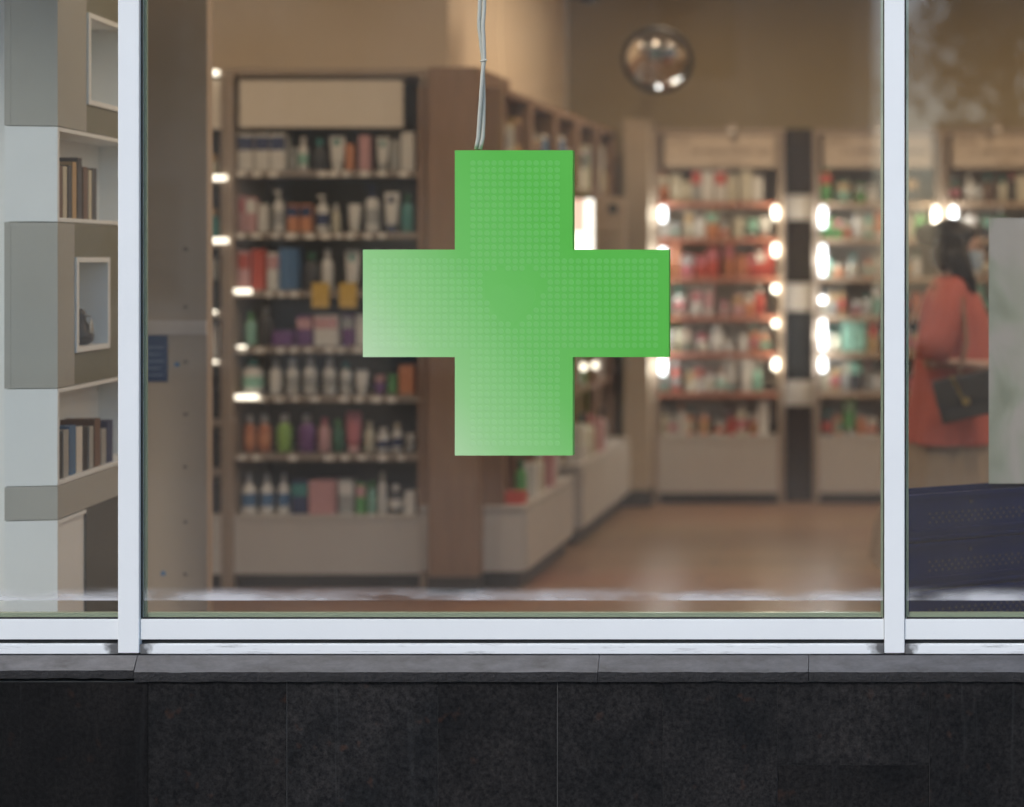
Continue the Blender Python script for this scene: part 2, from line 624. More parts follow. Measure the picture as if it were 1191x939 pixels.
# ------------------------------------------------------------------ shop front
dF = 3.982
yF = dF - CAMD
sw = thing('shop_window', 'white metal framed shop window with tall glass panes', 'window', (0, 0, 0))
MULL = [(-744.0, -719.0), (137.0, 161.5), (1028.5, 1052.0), (1920.0, 1944.0)]
zMb = ZP(760, dF)
zTop = 2.75
for p0, p1 in MULL:
    box('mullion', XP(p0, dF), XP(p1, dF), yF, 0.012, zMb, zTop, M_white_frame, sw, 0.003)
zr0, zr1 = ZP(744, dF + .006), ZP(720.5, dF + .006)
zl0, zl1 = ZP(761, dF + .003), ZP(748, dF + .003)
for (a0, a1), (b0, b1) in zip(MULL, MULL[1:]):
    x0, x1 = XP(a1, dF), XP(b0, dF)
    g = 0.001
    box('bottom_rail', x0 + g, x1 - g, yF + .006, 0.03, zr0, zr1, M_white_frame, sw, 0.002)
    box('rail_gap', x0 + g, x1 - g, yF + .014, 0.04, zl1 - .003, zr0 + .001, M_gasket, sw)
    box('foot_rail', x0 + g, x1 - g, yF + .003, 0.04, zl0, zl1 - .0035, M_rail, sw, 0.003)
    box('top_rail', x0 + g, x1 - g, yF + .006, 0.045, 2.66, zTop, M_white_frame, sw, 0.002)
    # the pane, its foot at the rail
    box('glass_pane', x0 + .004, x1 - .004, -0.003, 0.003, zr1 + .001, 2.659, M_glass, sw)
    # rubber and bead round the pane
    for sx, xx in ((1, x0), (-1, x1)):
        s0, s1 = sorted((xx + sx * .001, xx + sx * .0032))
        box('gasket', s0, s1, -0.009, -0.004, zr1 + .002, 2.655, M_gasket, sw)
        s0, s1 = sorted((xx + sx * .0012, xx + sx * .0105))
        box('glass_bead', s0, s1, 0.004, 0.009, zr1 + .002, 2.655, M_glassedge, sw)
    box('gasket', x0 + .005, x1 - .005, -0.009, -0.004, zr1 + .0005, zr1 + .0045, M_gasket, sw)
    box('glass_bead', x0 + .012, x1 - .012, 0.006, 0.02, zr1 + .001, zr1 + .013, M_glassedge, sw)

fas = thing('shop_fascia', 'plain pale fascia beam running above the shop window', 'fascia', (0, 0, 2.75))
box('beam', -8, 6, -0.16, 0.07, 0.002, 0.7, M_white_frame, fas, 0.004)
box('upper_wall', -8, 6, -0.1, 0.07, 0.702, 4.5, M_facade, fas)

# sill of grey stone slabs: a steep weathered slope with a rough nosing below
sl = thing('window_sill', 'narrow sloping grey stone sill under the shop window', 'sill', (0, 0, 0))
M_nosing = mat('rough_stone_nosing', (.02, .02, .021), .85, var=.6, scale=22, bump=.5, bscale=90)
ySb, ySf = yF - .001, yF - .02
zs1 = ZP(762, dF)
zsm = ZP(782, ySf + CAMD)
zs0 = ZP(793.5, ySf + CAMD)
cuts = [-900, -420, 155, 695, 940, 1420, 2000]
for i, (a0, a1) in enumerate(zip(cuts, cuts[1:])):
    dz = 0.009 if i <= 1 else 0.0
    x0, x1 = XP(a0, 3.96) + .0008, XP(a1, 3.96) - .0008
    cx = (x0 + x1) / 2
    n_ = 60
    bm = bmesh.new()
    prev = None
    for k in range(n_ + 1):
        xx = x0 - cx + (x1 - x0) * k / n_
        w1 = .0022 * mnoise.noise(Vector((xx * 9 + i * 7, 1, 0))) + .0012 * mnoise.noise(Vector((xx * 40, i, 3)))
        w2 = .003 * mnoise.noise(Vector((xx * 14 + i * 3, 5, 0))) + .0016 * mnoise.noise(Vector((xx * 60, i, 8)))
        prof_ = [(.06, zs1), (ySb, zs1 - .001), (ySf, zsm + w1 + dz * .5), (ySf + .0005, (zsm + zs0) / 2 + dz * .7), (ySf + .002, zs0 + w2 + dz), (.06, zs0 + dz)]
        ring = [bm.verts.new((xx, y_, z_)) for y_, z_ in prof_]
        if prev:
            for q_ in range(6):
                fc = bm.faces.new((prev[q_], prev[(q_ + 1) % 6], ring[(q_ + 1) % 6], ring[q_]))
                fc.material_index = 1 if q_ in (2, 3, 4) else 0
        else:
            bm.faces.new(ring)
        prev = ring
    bm.faces.new(prev[::-1])
    so = obj('sill_slab', bm, M_sill, sl, (cx, 0, 0))
    so.data.materials.append(M_nosing)

# plinth clad in dark granite slabs
pl = thing('granite_plinth', 'low plinth wall of dark granite slabs under the window', 'plinth', (0, 0, 0))
dP = yF - .012 + CAMD
yP = dP - CAMD
M_grout = mat('plinth_mortar', (0.075, 0.078, 0.075), 0.9, var=.5, scale=14)
box('core', -8, 6, yP + .0032, 0.069, 0.001, zs0 - .001, M_grout, pl)
cuts = [-620, -470, -330, -160, -8, 172, 333, 509, 648, 771, 904, 1081, 1235, 1400, 1570, 1730]
zj = ZP(884, dP)
zt = zs0 - .003
rnd = random.Random(4)
for i, (a0, a1) in enumerate(zip(cuts, cuts[1:])):
    g0 = .001 if a0 in (333, 648) else .0003
    g1 = .001 if a1 in (333, 648) else .0003
    x0, x1 = XP(a0, dP) + g0, XP(a1, dP) - g1
    off = rnd.uniform(0, .0025)
    if a0 in (904, 1400):
        zz = zj + rnd.uniform(-.02, .0)
        box('granite_slab', x0, x1, yP + off, yP + .022, zz + .0004, zt, M_granite, pl, .0008)
        box('granite_slab', x0, x1, yP + off + .001, yP + .022, 0.003, zz - .0004, M_granite, pl, .0008)
    else:
        box('granite_slab', x0, x1, yP + off, yP + .022, 0.003, zt, M_granite, pl, .0008)


# ------------------------------------------------------------------ the green cross
def grad_mat(name, lighten):
    """printed green that fades to pale at the lower left of the sign; the object origin is the sign's centre"""
    m = bpy.data.materials.new(name)
    m.use_nodes = True
    n, l = m.node_tree.nodes, m.node_tree.links
    b = n['Principled BSDF']
    tc = n.new('ShaderNodeTexCoord')
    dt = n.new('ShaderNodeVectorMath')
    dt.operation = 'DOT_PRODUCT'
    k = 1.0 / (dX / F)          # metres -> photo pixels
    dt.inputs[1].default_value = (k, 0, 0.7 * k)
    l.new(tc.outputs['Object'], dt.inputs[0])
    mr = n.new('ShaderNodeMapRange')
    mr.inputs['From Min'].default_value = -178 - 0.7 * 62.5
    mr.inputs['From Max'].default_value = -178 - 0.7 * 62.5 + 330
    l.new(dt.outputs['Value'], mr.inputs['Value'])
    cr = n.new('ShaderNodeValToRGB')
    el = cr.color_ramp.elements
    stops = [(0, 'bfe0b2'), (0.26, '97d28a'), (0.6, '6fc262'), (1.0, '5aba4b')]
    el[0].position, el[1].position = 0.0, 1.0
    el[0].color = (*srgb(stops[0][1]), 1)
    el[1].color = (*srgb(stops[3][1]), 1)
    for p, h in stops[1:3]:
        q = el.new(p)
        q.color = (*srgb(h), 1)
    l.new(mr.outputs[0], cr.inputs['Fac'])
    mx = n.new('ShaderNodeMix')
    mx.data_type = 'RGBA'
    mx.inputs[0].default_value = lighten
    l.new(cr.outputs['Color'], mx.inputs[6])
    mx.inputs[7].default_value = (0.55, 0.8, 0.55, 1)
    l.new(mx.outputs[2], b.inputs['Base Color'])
    b.inputs['Roughness'].default_value = 0.5
    b.inputs['Specular IOR Level'].default_value = 0.25
    return m


dX = 3.90
u = dX / F
cc = W(600, 352.5, dX)
cr_t = thing('pharmacy_cross', 'large bright green pharmacy cross sign hanging before the window', 'sign', cc)
hw, hh, va, ha = 178, 177.5, 68.5, 62.5
vx0, vx1 = 529 - 600, 666 - 600
hz0, hz1 = 352.5 - 415.5, 352.5 - 290.5
poly = [(vx0, -hh), (vx1, -hh), (vx1, hz0), (hw, hz0), (hw, hz1), (vx1, hz1), (vx1, hh), (vx0, hh), (vx0, hz1), (-hw, hz1), (-hw, hz0), (vx0, hz0)]
bm = bmesh.new()
bm_prism(bm, [(x * u, z * u) for x, z in poly], 0.0, 0.022)
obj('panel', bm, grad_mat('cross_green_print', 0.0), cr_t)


def in_heart(px, py, grow=0.0):
    x = (px - 597) / (27.0 + grow)
    y = (350 - py) / (27.0 + grow)
    return (x * x + y * y - 1) ** 3 - x * x * y ** 3 <= 0


bm = bmesh.new()
for i in range(41):
    for j in range(41):
        px, py = 435.5 + 8.17 * i, 190 + 8.15 * j
        if not (14 <= i <= 26 or 14 <= j <= 26):
            continue
        if in_heart(px, py, 4):
            continue
        cx_, cz_ = (px - 600) * u, (352.5 - py) * u
        r = 3.25 * u
        ring0 = [bm.verts.new((cx_ + r * math.cos(t * math.pi / 6), 0.0, cz_ + r * math.sin(t * math.pi / 6))) for t in range(12)]
        ring1 = [bm.verts.new((cx_ + .93 * r * math.cos(t * math.pi / 6), -0.00025, cz_ + .93 * r * math.sin(t * math.pi / 6))) for t in range(12)]
        for t in range(12):
            bm.faces.new((ring0[t], ring0[(t + 1) % 12], ring1[(t + 1) % 12], ring1[t]))
        bm.faces.new(ring1)
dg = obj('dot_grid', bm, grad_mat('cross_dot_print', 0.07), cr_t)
dg['kind'] = 'stuff'
bm = bmesh.new()
hp = []
for k in range(48):
    t = 2 * math.pi * k / 48
    hx = 16 * math.sin(t) ** 3
    hy = 13 * math.cos(t) - 5 * math.cos(2 * t) - 2 * math.cos(3 * t) - math.cos(4 * t)
    hp.append(((hx * 1.62 - 3) * u, (hy * 1.65 + 2) * u))
bm_prism(bm, hp, -0.0002, 0.0005)
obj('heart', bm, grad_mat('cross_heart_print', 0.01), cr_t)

# the cable that carries it
M_cable = mat('pale_cable_sheath', (0.48, 0.49, 0.42), 0.45, var=0.15, scale=25)
cb = thing('hanging_cable', 'thin pale twin cable hanging down to the green cross', 'cable', W(557, 174, 3.915))
wig = [(0, 556), (14, 559), (36, 560), (60, 561), (85, 561.5), (105, 562.5), (125, 561), (145, 559.5), (165, 560.5), (185, 561), (230, 562), (290, 560), (360, 561)]
base = W(557, 174, 3.915)
for s in (-1, 1):
    pts = []
    for k in range(49):
        h = 0.8 * k / 48
        hp_ = h / (3.915 / F)
        xx = wig[-1][1]
        for (h0, x0), (h1, x1) in zip(wig, wig[1:]):
            if h0 <= hp_ <= h1:
                f_ = (hp_ - h0) / (h1 - h0)
                f_ = f_ * f_ * (3 - 2 * f_)
                xx = x0 + (x1 - x0) * f_
                break
        ph = h * 9.0
        pts.append(((xx - 557) * 3.915 / F + s * .0055 * math.cos(ph), s * .0055 * math.sin(ph), h))
    bm = bmesh.new()
    bm_tube(bm, pts, 0.0054, 8)
    obj('strand', bm, M_cable, cb, smooth=True)
bm = bmesh.new()
bm_tube(bm, [(0.006, -.009, 0.2295), (0.024, -.010, 0.2325)], .0022, 6)
obj('cable_tie', bm, M_cable, cb)


# ------------------------------------------------------------------ products
def pm(col, rough=0.4):
    return mat('product_' + '%02x%02x%02x' % tuple(int(255 * min(1, c)) for c in col) + '_%d' % int(rough * 10), col, rough, var=0.08, scale=30)


C = dict(
    white=(0.66, 0.63, 0.58), cream=(0.55, 0.5, 0.38), grey=(0.36, 0.36, 0.34), pink=(0.55, 0.30, 0.30), navy=(0.03, 0.045, 0.12), blue=(0.07, 0.16, 0.30),
    teal=(0.06, 0.25, 0.23), green=(0.12, 0.34, 0.11), darkgreen=(0.03, 0.13, 0.07), lime=(0.25, 0.42, 0.09), mint=(0.25, 0.46, 0.36), purple=(0.16, 0.06, 0.20), red=(0.50, 0.085, 0.06),
    orange=(0.58, 0.24, 0.12), rust=(0.44, 0.16, 0.08), tan=(0.46, 0.30, 0.14), black=(0.02, 0.02, 0.022), charcoal=(0.06, 0.06, 0.065), brown=(0.16, 0.09, 0.06), rose=(0.50, 0.16, 0.18), yellow=(0.6, 0.42, 0.1))
CNAME = dict(darkgreen='dark green')


def product(kind, w, h, col, cap, loc, label, cat, group, depth=None, rotz=0.0, band=None):
    """one bottle, tube, carton or jar standing on a shelf: the body with its cap and label as parts"""
    dpt = depth or w * 0.7
    bm = bmesh.new()
    r = w / 2
    capm = pm(C[cap]) if cap else None
    cap_bm = None
    if kind == 'carton':
        bm_box(bm, -r, r, -dpt / 2, dpt / 2, 0, h, min(.0015, w * .05))
        nm = 'carton'
    elif kind == 'bottle':
        bm_lathe(bm, [(r * .92, 0), (r, h * .03), (r, h * .62), (r * .86, h * .70), (r * .45, h * .76), (r * .40, h * .80)], 14, 1, .75)
        cap_bm = bmesh.new()
        bm_lathe(cap_bm, [(r * .5, h * .79), (r * .5, h * .985), (r * .42, h)], 12, 1, .9)
        nm = 'bottle'
    elif kind == 'cone':
        bm_lathe(bm, [(r * .95, 0), (r, h * .03), (r, h * .5), (r * .82, h * .62), (r * .34, h * .76), (r * .3, h * .78)], 14, 1, .8)
        cap_bm = bmesh.new()
        bm_lathe(cap_bm, [(r * .36, h * .77), (r * .3, h * .9), (r * .12, h)], 10)
        nm = 'bottle'
    elif kind == 'pump':
        bm_lathe(bm, [(r * .95, 0), (r, h * .03), (r, h * .64), (r * .8, h * .71), (r * .4, h * .74)], 14, 1, .8)
        cap_bm = bmesh.new()
        bm_lathe(cap_bm, [(r * .42, h * .735), (r * .42, h * .81), (r * .14, h * .82), (r * .14, h * .93)], 10)
        bm_box(cap_bm, -r * .8, r * .3, -r * .2, r * .2, h * .93, h, .001)
        nm = 'pump_bottle'
    elif kind == 'tube':
        rings = []
        for z, sx, sy in ((h * .16, .72, .55), (h * .22, .80, .58), (h * .6, .93, .4), (h * .93, 1.0, .1), (h, 1.0, .05)):
            rings.append([bm.verts.new((r * sx * math.cos(2 * math.pi * k / 14), r * sy * math.sin(2 * math.pi * k / 14), z)) for k in range(14)])
        for a_, b_ in zip(rings, rings[1:]):
            for k in range(14):
                bm.faces.new((a_[k], a_[(k + 1) % 14], b_[(k + 1) % 14], b_[k]))
        bm.faces.new(rings[0][::-1])
        bm.faces.new(rings[-1])
        cap_bm = bmesh.new()
        bm_lathe(cap_bm, [(r * .66, 0), (r * .68, h * .01), (r * .62, h * .158)], 12, 1, .85)
        nm = 'tube'
    else:
        bm_lathe(bm, [(r * .9, 0), (r, h * .05), (r, h * .6), (r * .9, h * .66)], 14)
        cap_bm = bmesh.new()
        bm_lathe(cap_bm, [(r * .96, h * .655), (r * .96, h * .97), (r * .9, h)], 14)
        nm = 'jar'
    o = obj(nm, bm, pm(C[col]), None, loc, smooth=(kind != 'carton'), rotz=rotz)
    tag(o, label, cat, group)
    if cap_bm is not None:
        obj('cap', cap_bm, capm or pm(C['white']), o, smooth=True)
    if band:
        b2 = bmesh.new()
        z0, z1 = (h * .18, h * .5)
        if kind == 'carton':
            z0, z1 = h * .55, h * .92
            bm_box(b2, -r - .0006, r + .0006, -dpt / 2 - .0008, -dpt / 2 + .002, z0, z1)
        elif kind == 'tube':
            z0, z1 = h * .72, h * .9
            bm_box(b2, -r * .35, r * .35, -r * .34, -r * .2, z0, z1)
        else:
            yy = .82 if kind != 'jar' else 1.03
            bm_lathe(b2, [(r * 1.015, z0), (r * 1.015, z1)], 14, 1, yy if kind != 'bottle' else .775)
        obj('front_label', b2, pm(C[band], 0.5), o)
    return o


def place_row(row, d, zsh, rackname, shelfname, start, group, dshift=0.0):
    """row: (px0, px1, ytop, kind, colour, cap, band) read off the photo along one shelf"""
    for i, it in enumerate(row):
        p0, p1, yt, kind, col, cap = it[:6]
        band = it[6] if len(it) > 6 else None
        w = (p1 - p0) * d / F * 0.94
        h = max(.03, ZP(yt, d) - zsh - .001)
        x = XP((p0 + p1) / 2, d)
        y = d - CAMD + dshift
        kn = dict(carton='carton', bottle='bottle', cone='bottle', pump='pump bottle', tube='tube', jar='jar')[kind]
        cn = CNAME.get(col, col)
        extra = ''
        if cap and cap != col:
            extra = ', ' + CNAME.get(cap, cap) + ' cap'
        lab = '%s %s%s, %s from %s, %s of %s' % (cn, kn, extra, ORD[i], start, shelfname, rackname)
        product(kind, w, h, col, cap, (x, y, zsh + .0008), lab, kn.split()[-1], group, depth=min(w * .8, .12), band=band)


# ------------------------------------------------------------------ rack with blank header
def make_rack(name, label, d, px0, px1, ytop, shelf_ys, header, base_y, edge_mat, group, upright=9, blank=True, tags=True, depth=.36, backm=None):
    """shop rack standing on the floor: front plane at depth d"""
    x0, x1 = XP(px0, d), XP(px1, d)
    y0 = d - CAMD
    t = thing(name, label, 'rack', ((x0 + x1) / 2, y0, FZ), 0, group)
    cx = (x0 + x1) / 2

    def bx(nm, a0, a1, b0, b1, z0, z1, m, parent=None, bev=0.0):
        if parent is None:
            return box(nm, a0 - cx, a1 - cx, b0, b1, z0 - FZ, z1 - FZ, m, t, bev)
        pl_ = parent.location
        return box(nm, a0 - cx - pl_.x, a1 - cx - pl_.x, b0 - pl_.y, b1 - pl_.y, z0 - FZ - pl_.z, z1 - FZ - pl_.z, m, parent, bev)
    uw = upright * d / F
    zt = ZP(ytop, d)
    bx('side_panel', x0, x0 + uw, 0, depth, FZ + .002, zt, M_rackmetal, None, .002)
    bx('side_panel', x1 - uw, x1, 0, depth, FZ + .002, zt, M_rackmetal, None, .002)
    xi0, xi1 = x0 + uw + .001, x1 - uw - .001
    zb = ZP(base_y, d)
    bx('back_panel', xi0, xi1, depth - .02, depth - .002, zb + .02, zt - .032, backm or M_rackback)
    bx('top_panel', xi0, xi1, 0.002, depth - .002, zt - .03, zt - .001, M_rackmetal)
    hx0, hx1, hy0, hy1 = header
    hb = bx('header_board', XP(hx0, d), XP(hx1, d), .012, .03, ZP(hy1, d), ZP(hy0, d), mat('header_board_white', (.72, .64, .54), .5, var=.03) if blank else mat('header_board_cream', (0.52, 0.42, 0.32), 0.5, var=.05))
    zs = []
    for sy in shelf_ys:
        z = ZP(sy, d)
        s = bx('shelf', xi0, xi1, 0.012, depth - .022, z - .018, z, M_shelf)
        bx('price_rail', xi0 + .002, xi1 - .002, 0.002, 0.0115, z - .030, z - .003, edge_mat, s)
        if tags:
            k = xi0 + .02
            while k < xi1 - .06:
                w_ = random.uniform(.026, .045)
                if random.random() < .8:
                    bx('price_tag', k, k + w_, -.001, .0015, z - .032 + random.uniform(0, .004), z - .006, M_paper, s, 0)
                k += w_ + random.uniform(.012, .06)
        zs.append(z)
    if base_y:
        cab = bx('cabinet', xi0, xi1, .004, depth - .022, ZP(base_y, d) - (ZP(base_y, d) - FZ) + .07, ZP(base_y, d) - .022, M_white_lam, None, .003)
        bx('worktop', xi0, xi1, 0.0, depth - .023, zb - .021, zb, M_white_lam)
        bx('toe_kick', xi0, xi1, .04, depth - .03, FZ + .002, FZ + .069, M_toe)
    return t, zs, zb, (xi0, xi1, y0)


dR = 6.75
RACK = 'blank-header rack'
ys = [198, 270, 338, 403, 460, 528]
rack1, zs1_, zb1, ext1 = make_rack('product_rack', 'tall shelving rack with blank cream header beside the taupe panel', dR, 262, 497, 80, ys, (277, 467, 93, 148), 600, M_pricerail, 'shelving racks')
SN = ['top shelf', 'second shelf', 'third shelf', 'fourth shelf', 'fifth shelf', 'sixth shelf', 'bottom shelf']
rows = [
    [(279, 298, 156, 'carton', 'white', None, 'navy'), (299, 316, 156, 'carton', 'white', None, 'navy'), (317, 335, 156, 'carton', 'white', None, 'navy'), (337, 346, 172, 'jar', 'grey', 'grey'), (347, 359, 160, 'bottle', 'white', 'white', 'mint'),
     (364, 380, 162, 'bottle', 'charcoal', 'teal'), (383, 402, 158, 'tube', 'white', 'white', 'teal'), (403, 412, 168, 'carton', 'orange', None), (419, 432, 158, 'carton', 'pink', None), (438, 453, 160, 'tube', 'white', 'grey', 'teal'), (455, 466, 163, 'carton', 'grey', None), (468, 484, 154, 'carton', 'white', None)],
    [(277, 287, 228, 'carton', 'pink', None, 'rose'), (288, 300, 230, 'carton', 'pink', None, 'white'), (302, 313, 238, 'carton', 'white', None), (318, 331, 222, 'pump', 'white', 'white', 'grey'), (336, 349, 238, 'carton', 'orange', None, 'navy'), (351, 364, 238, 'carton', 'orange', None, 'navy'),
     (368, 383, 227, 'pump', 'white', 'white', 'navy'), (386, 396, 238, 'bottle', 'cream', 'white'), (405, 420, 238, 'tube', 'white', 'white'), (425, 442, 216, 'pump', 'white', 'navy', 'grey'), (447, 465, 224, 'tube', 'white', 'navy', 'navy'), (467, 482, 226, 'bottle', 'teal', 'darkgreen')],
    [(278, 293, 292, 'carton', 'pink', None, 'red'), (295, 311, 290, 'carton', 'red', None), (313, 326, 294, 'carton', 'white', None, 'pink'), (328, 350, 289, 'carton', 'blue', None), (353, 372, 294, 'bottle', 'charcoal', 'darkgreen'), (374, 388, 290, 'bottle', 'white', 'white'), (401, 419, 291, 'tube', 'white', 'white', 'teal'), (430, 446, 292, 'bottle', 'grey', 'white'), (452, 470, 293, 'carton', 'white', None)],
    [(285, 299, 364, 'bottle', 'mint', 'green'), (302, 317, 357, 'bottle', 'charcoal', 'grey'), (320, 345, 385, 'carton', 'purple', None), (348, 366, 367, 'carton', 'purple', None, 'pink'), (369, 397, 366, 'carton', 'white', None, 'pink'), (400, 413, 366, 'carton', 'purple', None, 'grey'), (416, 432, 366, 'carton', 'white', None), (440, 458, 368, 'bottle', 'mint', 'white')],
    [(282, 307, 417, 'bottle', 'white', 'teal', 'mint'), (314, 328, 417, 'bottle', 'white', 'grey'), (333, 348, 417, 'bottle', 'white', 'white', 'grey'), (353, 369, 416, 'bottle', 'white', 'white', 'grey'), (376, 391, 417, 'bottle', 'white', 'white', 'grey'), (396, 409, 421, 'bottle', 'white', 'teal', 'grey'), (413, 429, 430, 'tube', 'white', 'white'), (436, 449, 437, 'jar', 'purple', 'pink'), (451, 463, 436, 'jar', 'green', 'green'), (466, 484, 424, 'carton', 'orange', None)],
    [(284, 298, 483, 'bottle', 'rust', 'white', 'orange'), (300, 316, 483, 'bottle', 'rust', 'white', 'orange'), (322, 340, 482, 'bottle', 'lime', 'white'), (347, 367, 482, 'bottle', 'purple', 'grey'), (370, 385, 486, 'bottle', 'pink', 'rose'), (387, 400, 488, 'bottle', 'darkgreen', 'green'), (402, 421, 479, 'tube', 'rose', 'pink'), (424, 436, 490, 'bottle', 'cream', 'cream'), (438, 454, 498, 'bottle', 'white', 'white', 'navy'), (456, 468, 492, 'bottle', 'white', 'cream', 'navy'), (472, 484, 505, 'jar', 'grey', 'white')],
    [(281, 299, 550, 'cone', 'white', 'white', 'blue'), (303, 319, 550, 'cone', 'white', 'white', 'blue'), (323, 338, 550, 'cone', 'white', 'white', 'blue'), (342, 361, 559, 'carton', 'navy', None, 'teal'), (363, 394, 558, 'carton', 'pink', None, 'pink'), (396, 413, 557, 'carton', 'grey', None, 'white'), (416, 426, 562, 'carton', 'green', None, 'pink'), (428, 438, 560, 'bottle', 'mint', 'green'), (440, 450, 549, 'bottle', 'white', 'cream'), (452, 469, 564, 'bottle', 'charcoal', 'white', 'white'), (472, 485, 571, 'carton', 'white', None)],
]
for row, z, sn in zip(rows, zs1_ + [zb1], SN):
    place_row(row, dR + .07, z, RACK, sn, 'the taupe panel', 'products on the blank-header rack')
# two yellow price cards clipped under the third shelf's rail
for p0, p1 in ((363, 383), (395, 415)):
    sh = [c for c in rack1.children if c.name.startswith('shelf')][2]
    a0, a1 = XP(p0, dR), XP(p1, dR)
    b_ = box('price_card', a0 - rack1.location.x - sh.location.x, a1 - rack1.location.x - sh.location.x, -.005 - sh.location.y, -.0015 - sh.location.y, ZP(358, dR) - FZ - sh.location.z, ZP(329, dR) - FZ - sh.location.z, M_yellow, sh)


def glow_tube(name, parent, p0, p1, r, m):
    bm = bmesh.new()
    a_, b_ = Vector(p0), Vector(p1)
    bm_tube(bm, [Vector((0, 0, 0)), (b_ - a_) * .04, (b_ - a_) * .96, b_ - a_], [r * .75, r, r, r * .75], 10)
    o = obj(name, bm, m, parent, a_, smooth=True)
    return o


# glints on the shelf edges, put in as short glowing bars
for p0, p1, py in ((273, 292, 339), (274, 300, 462), (276, 286, 403.5)):
    q0, q1 = W(p0, py, dR - .012), W(p1, py, dR - .012)
    glow_tube('glint_bar', rack1, q0 - rack1.location, q1 - rack1.location, .012 if py != 403.5 else .006, M_glint)

# second rack of the kind, mostly hidden behind the taupe panel
rack2, zs2_, zb2, ext2 = make_rack('product_rack', 'shelving rack seen only as a sliver behind the taupe panel', dR, 30, 261, 80, [205, 280, 362, 418, 488, 545], (46, 255, 93, 150), 600, M_pricerail, 'shelving racks', tags=False, upright=4)
sliv = [
    [(232, 243, 175, 'bottle', 'navy', 'white'), (245, 255, 180, 'jar', 'cream', 'tan')],
    [(228, 240, 240, 'bottle', 'darkgreen', 'orange'), (242, 256, 243, 'bottle', 'teal', 'tan')],
    [(226, 240, 300, 'carton', 'grey', None), (242, 256, 296, 'carton', 'charcoal', None, 'grey')],
    [(228, 240, 378, 'carton', 'white', None), (242, 256, 376, 'carton', 'white', None)],
    [(228, 240, 450, 'bottle', 'rust', 'orange'), (242, 256, 440, 'bottle', 'black', 'black')],
    [(228, 240, 510, 'bottle', 'teal', 'mint'), (242, 256, 508, 'carton', 'black', None)],
    [(228, 240, 565, 'bottle', 'black', 'grey'), (242, 256, 560, 'carton', 'black', None)],
]
for row, z, sn in zip(sliv, zs2_ + [zb2], SN):
    place_row(row, dR + .07, z, 'sliver rack', sn, 'its hidden end', 'products on the sliver rack')
for p0, p1, py in ((238, 254, 85), (241, 263, 207), (246, 265, 280), (241, 252, 363), (241, 253, 421)):
    q0, q1 = W(p0, py, dR - .013), W(p1, py, dR - .013)
    glow_tube('glint_bar', rack2, q0 - rack2.location, q1 - rack2.location, .012 if py < 300 else .006, M_glint)  # shelf-edge glints of this rack, again as glowing bars

# brown pillar between the rack and the side wall units
pil = thing('brown_pillar', 'dark reddish brown wooden pillar beside the blank-header rack', 'pillar', (XP(527, 6.66), 6.66 - CAMD, FZ))
w2 = (556 - 498) / 2 * 6.66 / F
box('shaft', -w2, w2, 0, .5, 0.002, ZP(78, 6.66) - FZ, M_wood, pil, .004)
box('skirting', -w2 - .004, w2 + .004, -.006, .1, 0.003, .08, M_toe, pil)

# ------------------------------------------------------------------ units along the left wall
XF = -1.955
shelf_z = [0.88, 1.24, 1.60, 1.98]
for k in range(5):
    ya = 2.74 + k * 0.475
    yb = ya + 0.462
    un = thing('wall_shelving', 'reddish brown wall shelving unit, %s along the side wall from the brown pillar' % ORD[k], 'shelving', (-2.34, ya, FZ), 0, 'wall shelving units')
    D = XF + 2.34
    Lw = yb - ya
    box('side_panel', 0.0, D, 0, .03, .36, 2.27, M_wood, un, .002)
    box('side_panel', 0.0, D, Lw - .03, Lw, .36, 2.27, M_wood, un, .002)
    box('back_panel', 0.0, .015, .031, Lw - .031, .36, 2.26, M_wood, un)
    box('top_panel', 0.016, D - .004, .031, Lw - .031, 2.24, 2.268, M_wood, un)
    for z in shelf_z:
        s = box('shelf', .016, D - .004, .031, Lw - .031, z - FZ - .02, z - FZ, M_wood, un)
    # cartons on the upper shelf face the aisle
    cols = [('white', 'navy'), ('cream', 'grey'), ('tan', 'brown'), ('white', 'blue')]
    for q in range(3):
        c, bnd = cols[(k + q) % 4]
        hgt = .2 + .02 * ((k * 3 + q * 2) % 5)
        lab = '%s carton, %s on the upper shelf of the %s wall shelving unit' % (c, ORD[q], ORD[k])
        o = product('carton', .1, hgt, c, None, (XF - .075, ya + .1 + q * .13, 1.981), lab, 'carton', 'cartons on the wall shelving', depth=.09, rotz=rad(90), band=bnd)
    for z, kinds in ((.88, ('bottle', 'cone', 'bottle')), (1.24, ('tube', 'bottle', 'jar'))):
        for q, kd in enumerate(kinds):
            c = ['white', 'cream', 'pink', 'grey', 'mint', 'white'][(k * 2 + q + int(z * 3)) % 6]
            cp = ['white', 'navy', 'grey', 'rose'][(k + q) % 4]
            sname = 'lowest' if z < 1 else 'second lowest'
            kn = 'bottle' if kd in ('bottle', 'cone') else kd
            lab = '%s %s, %s on %s shelf of the %s wall shelving unit' % (c, kn, ORD[q], sname, ORD[k])
            product(kd, .075, .2 if kd != 'jar' else .09, c, cp, (XF - .09, ya + .1 + q * .13, z + .001), lab, kn, 'products on the wall shelving')

# low white base cabinets in front of them


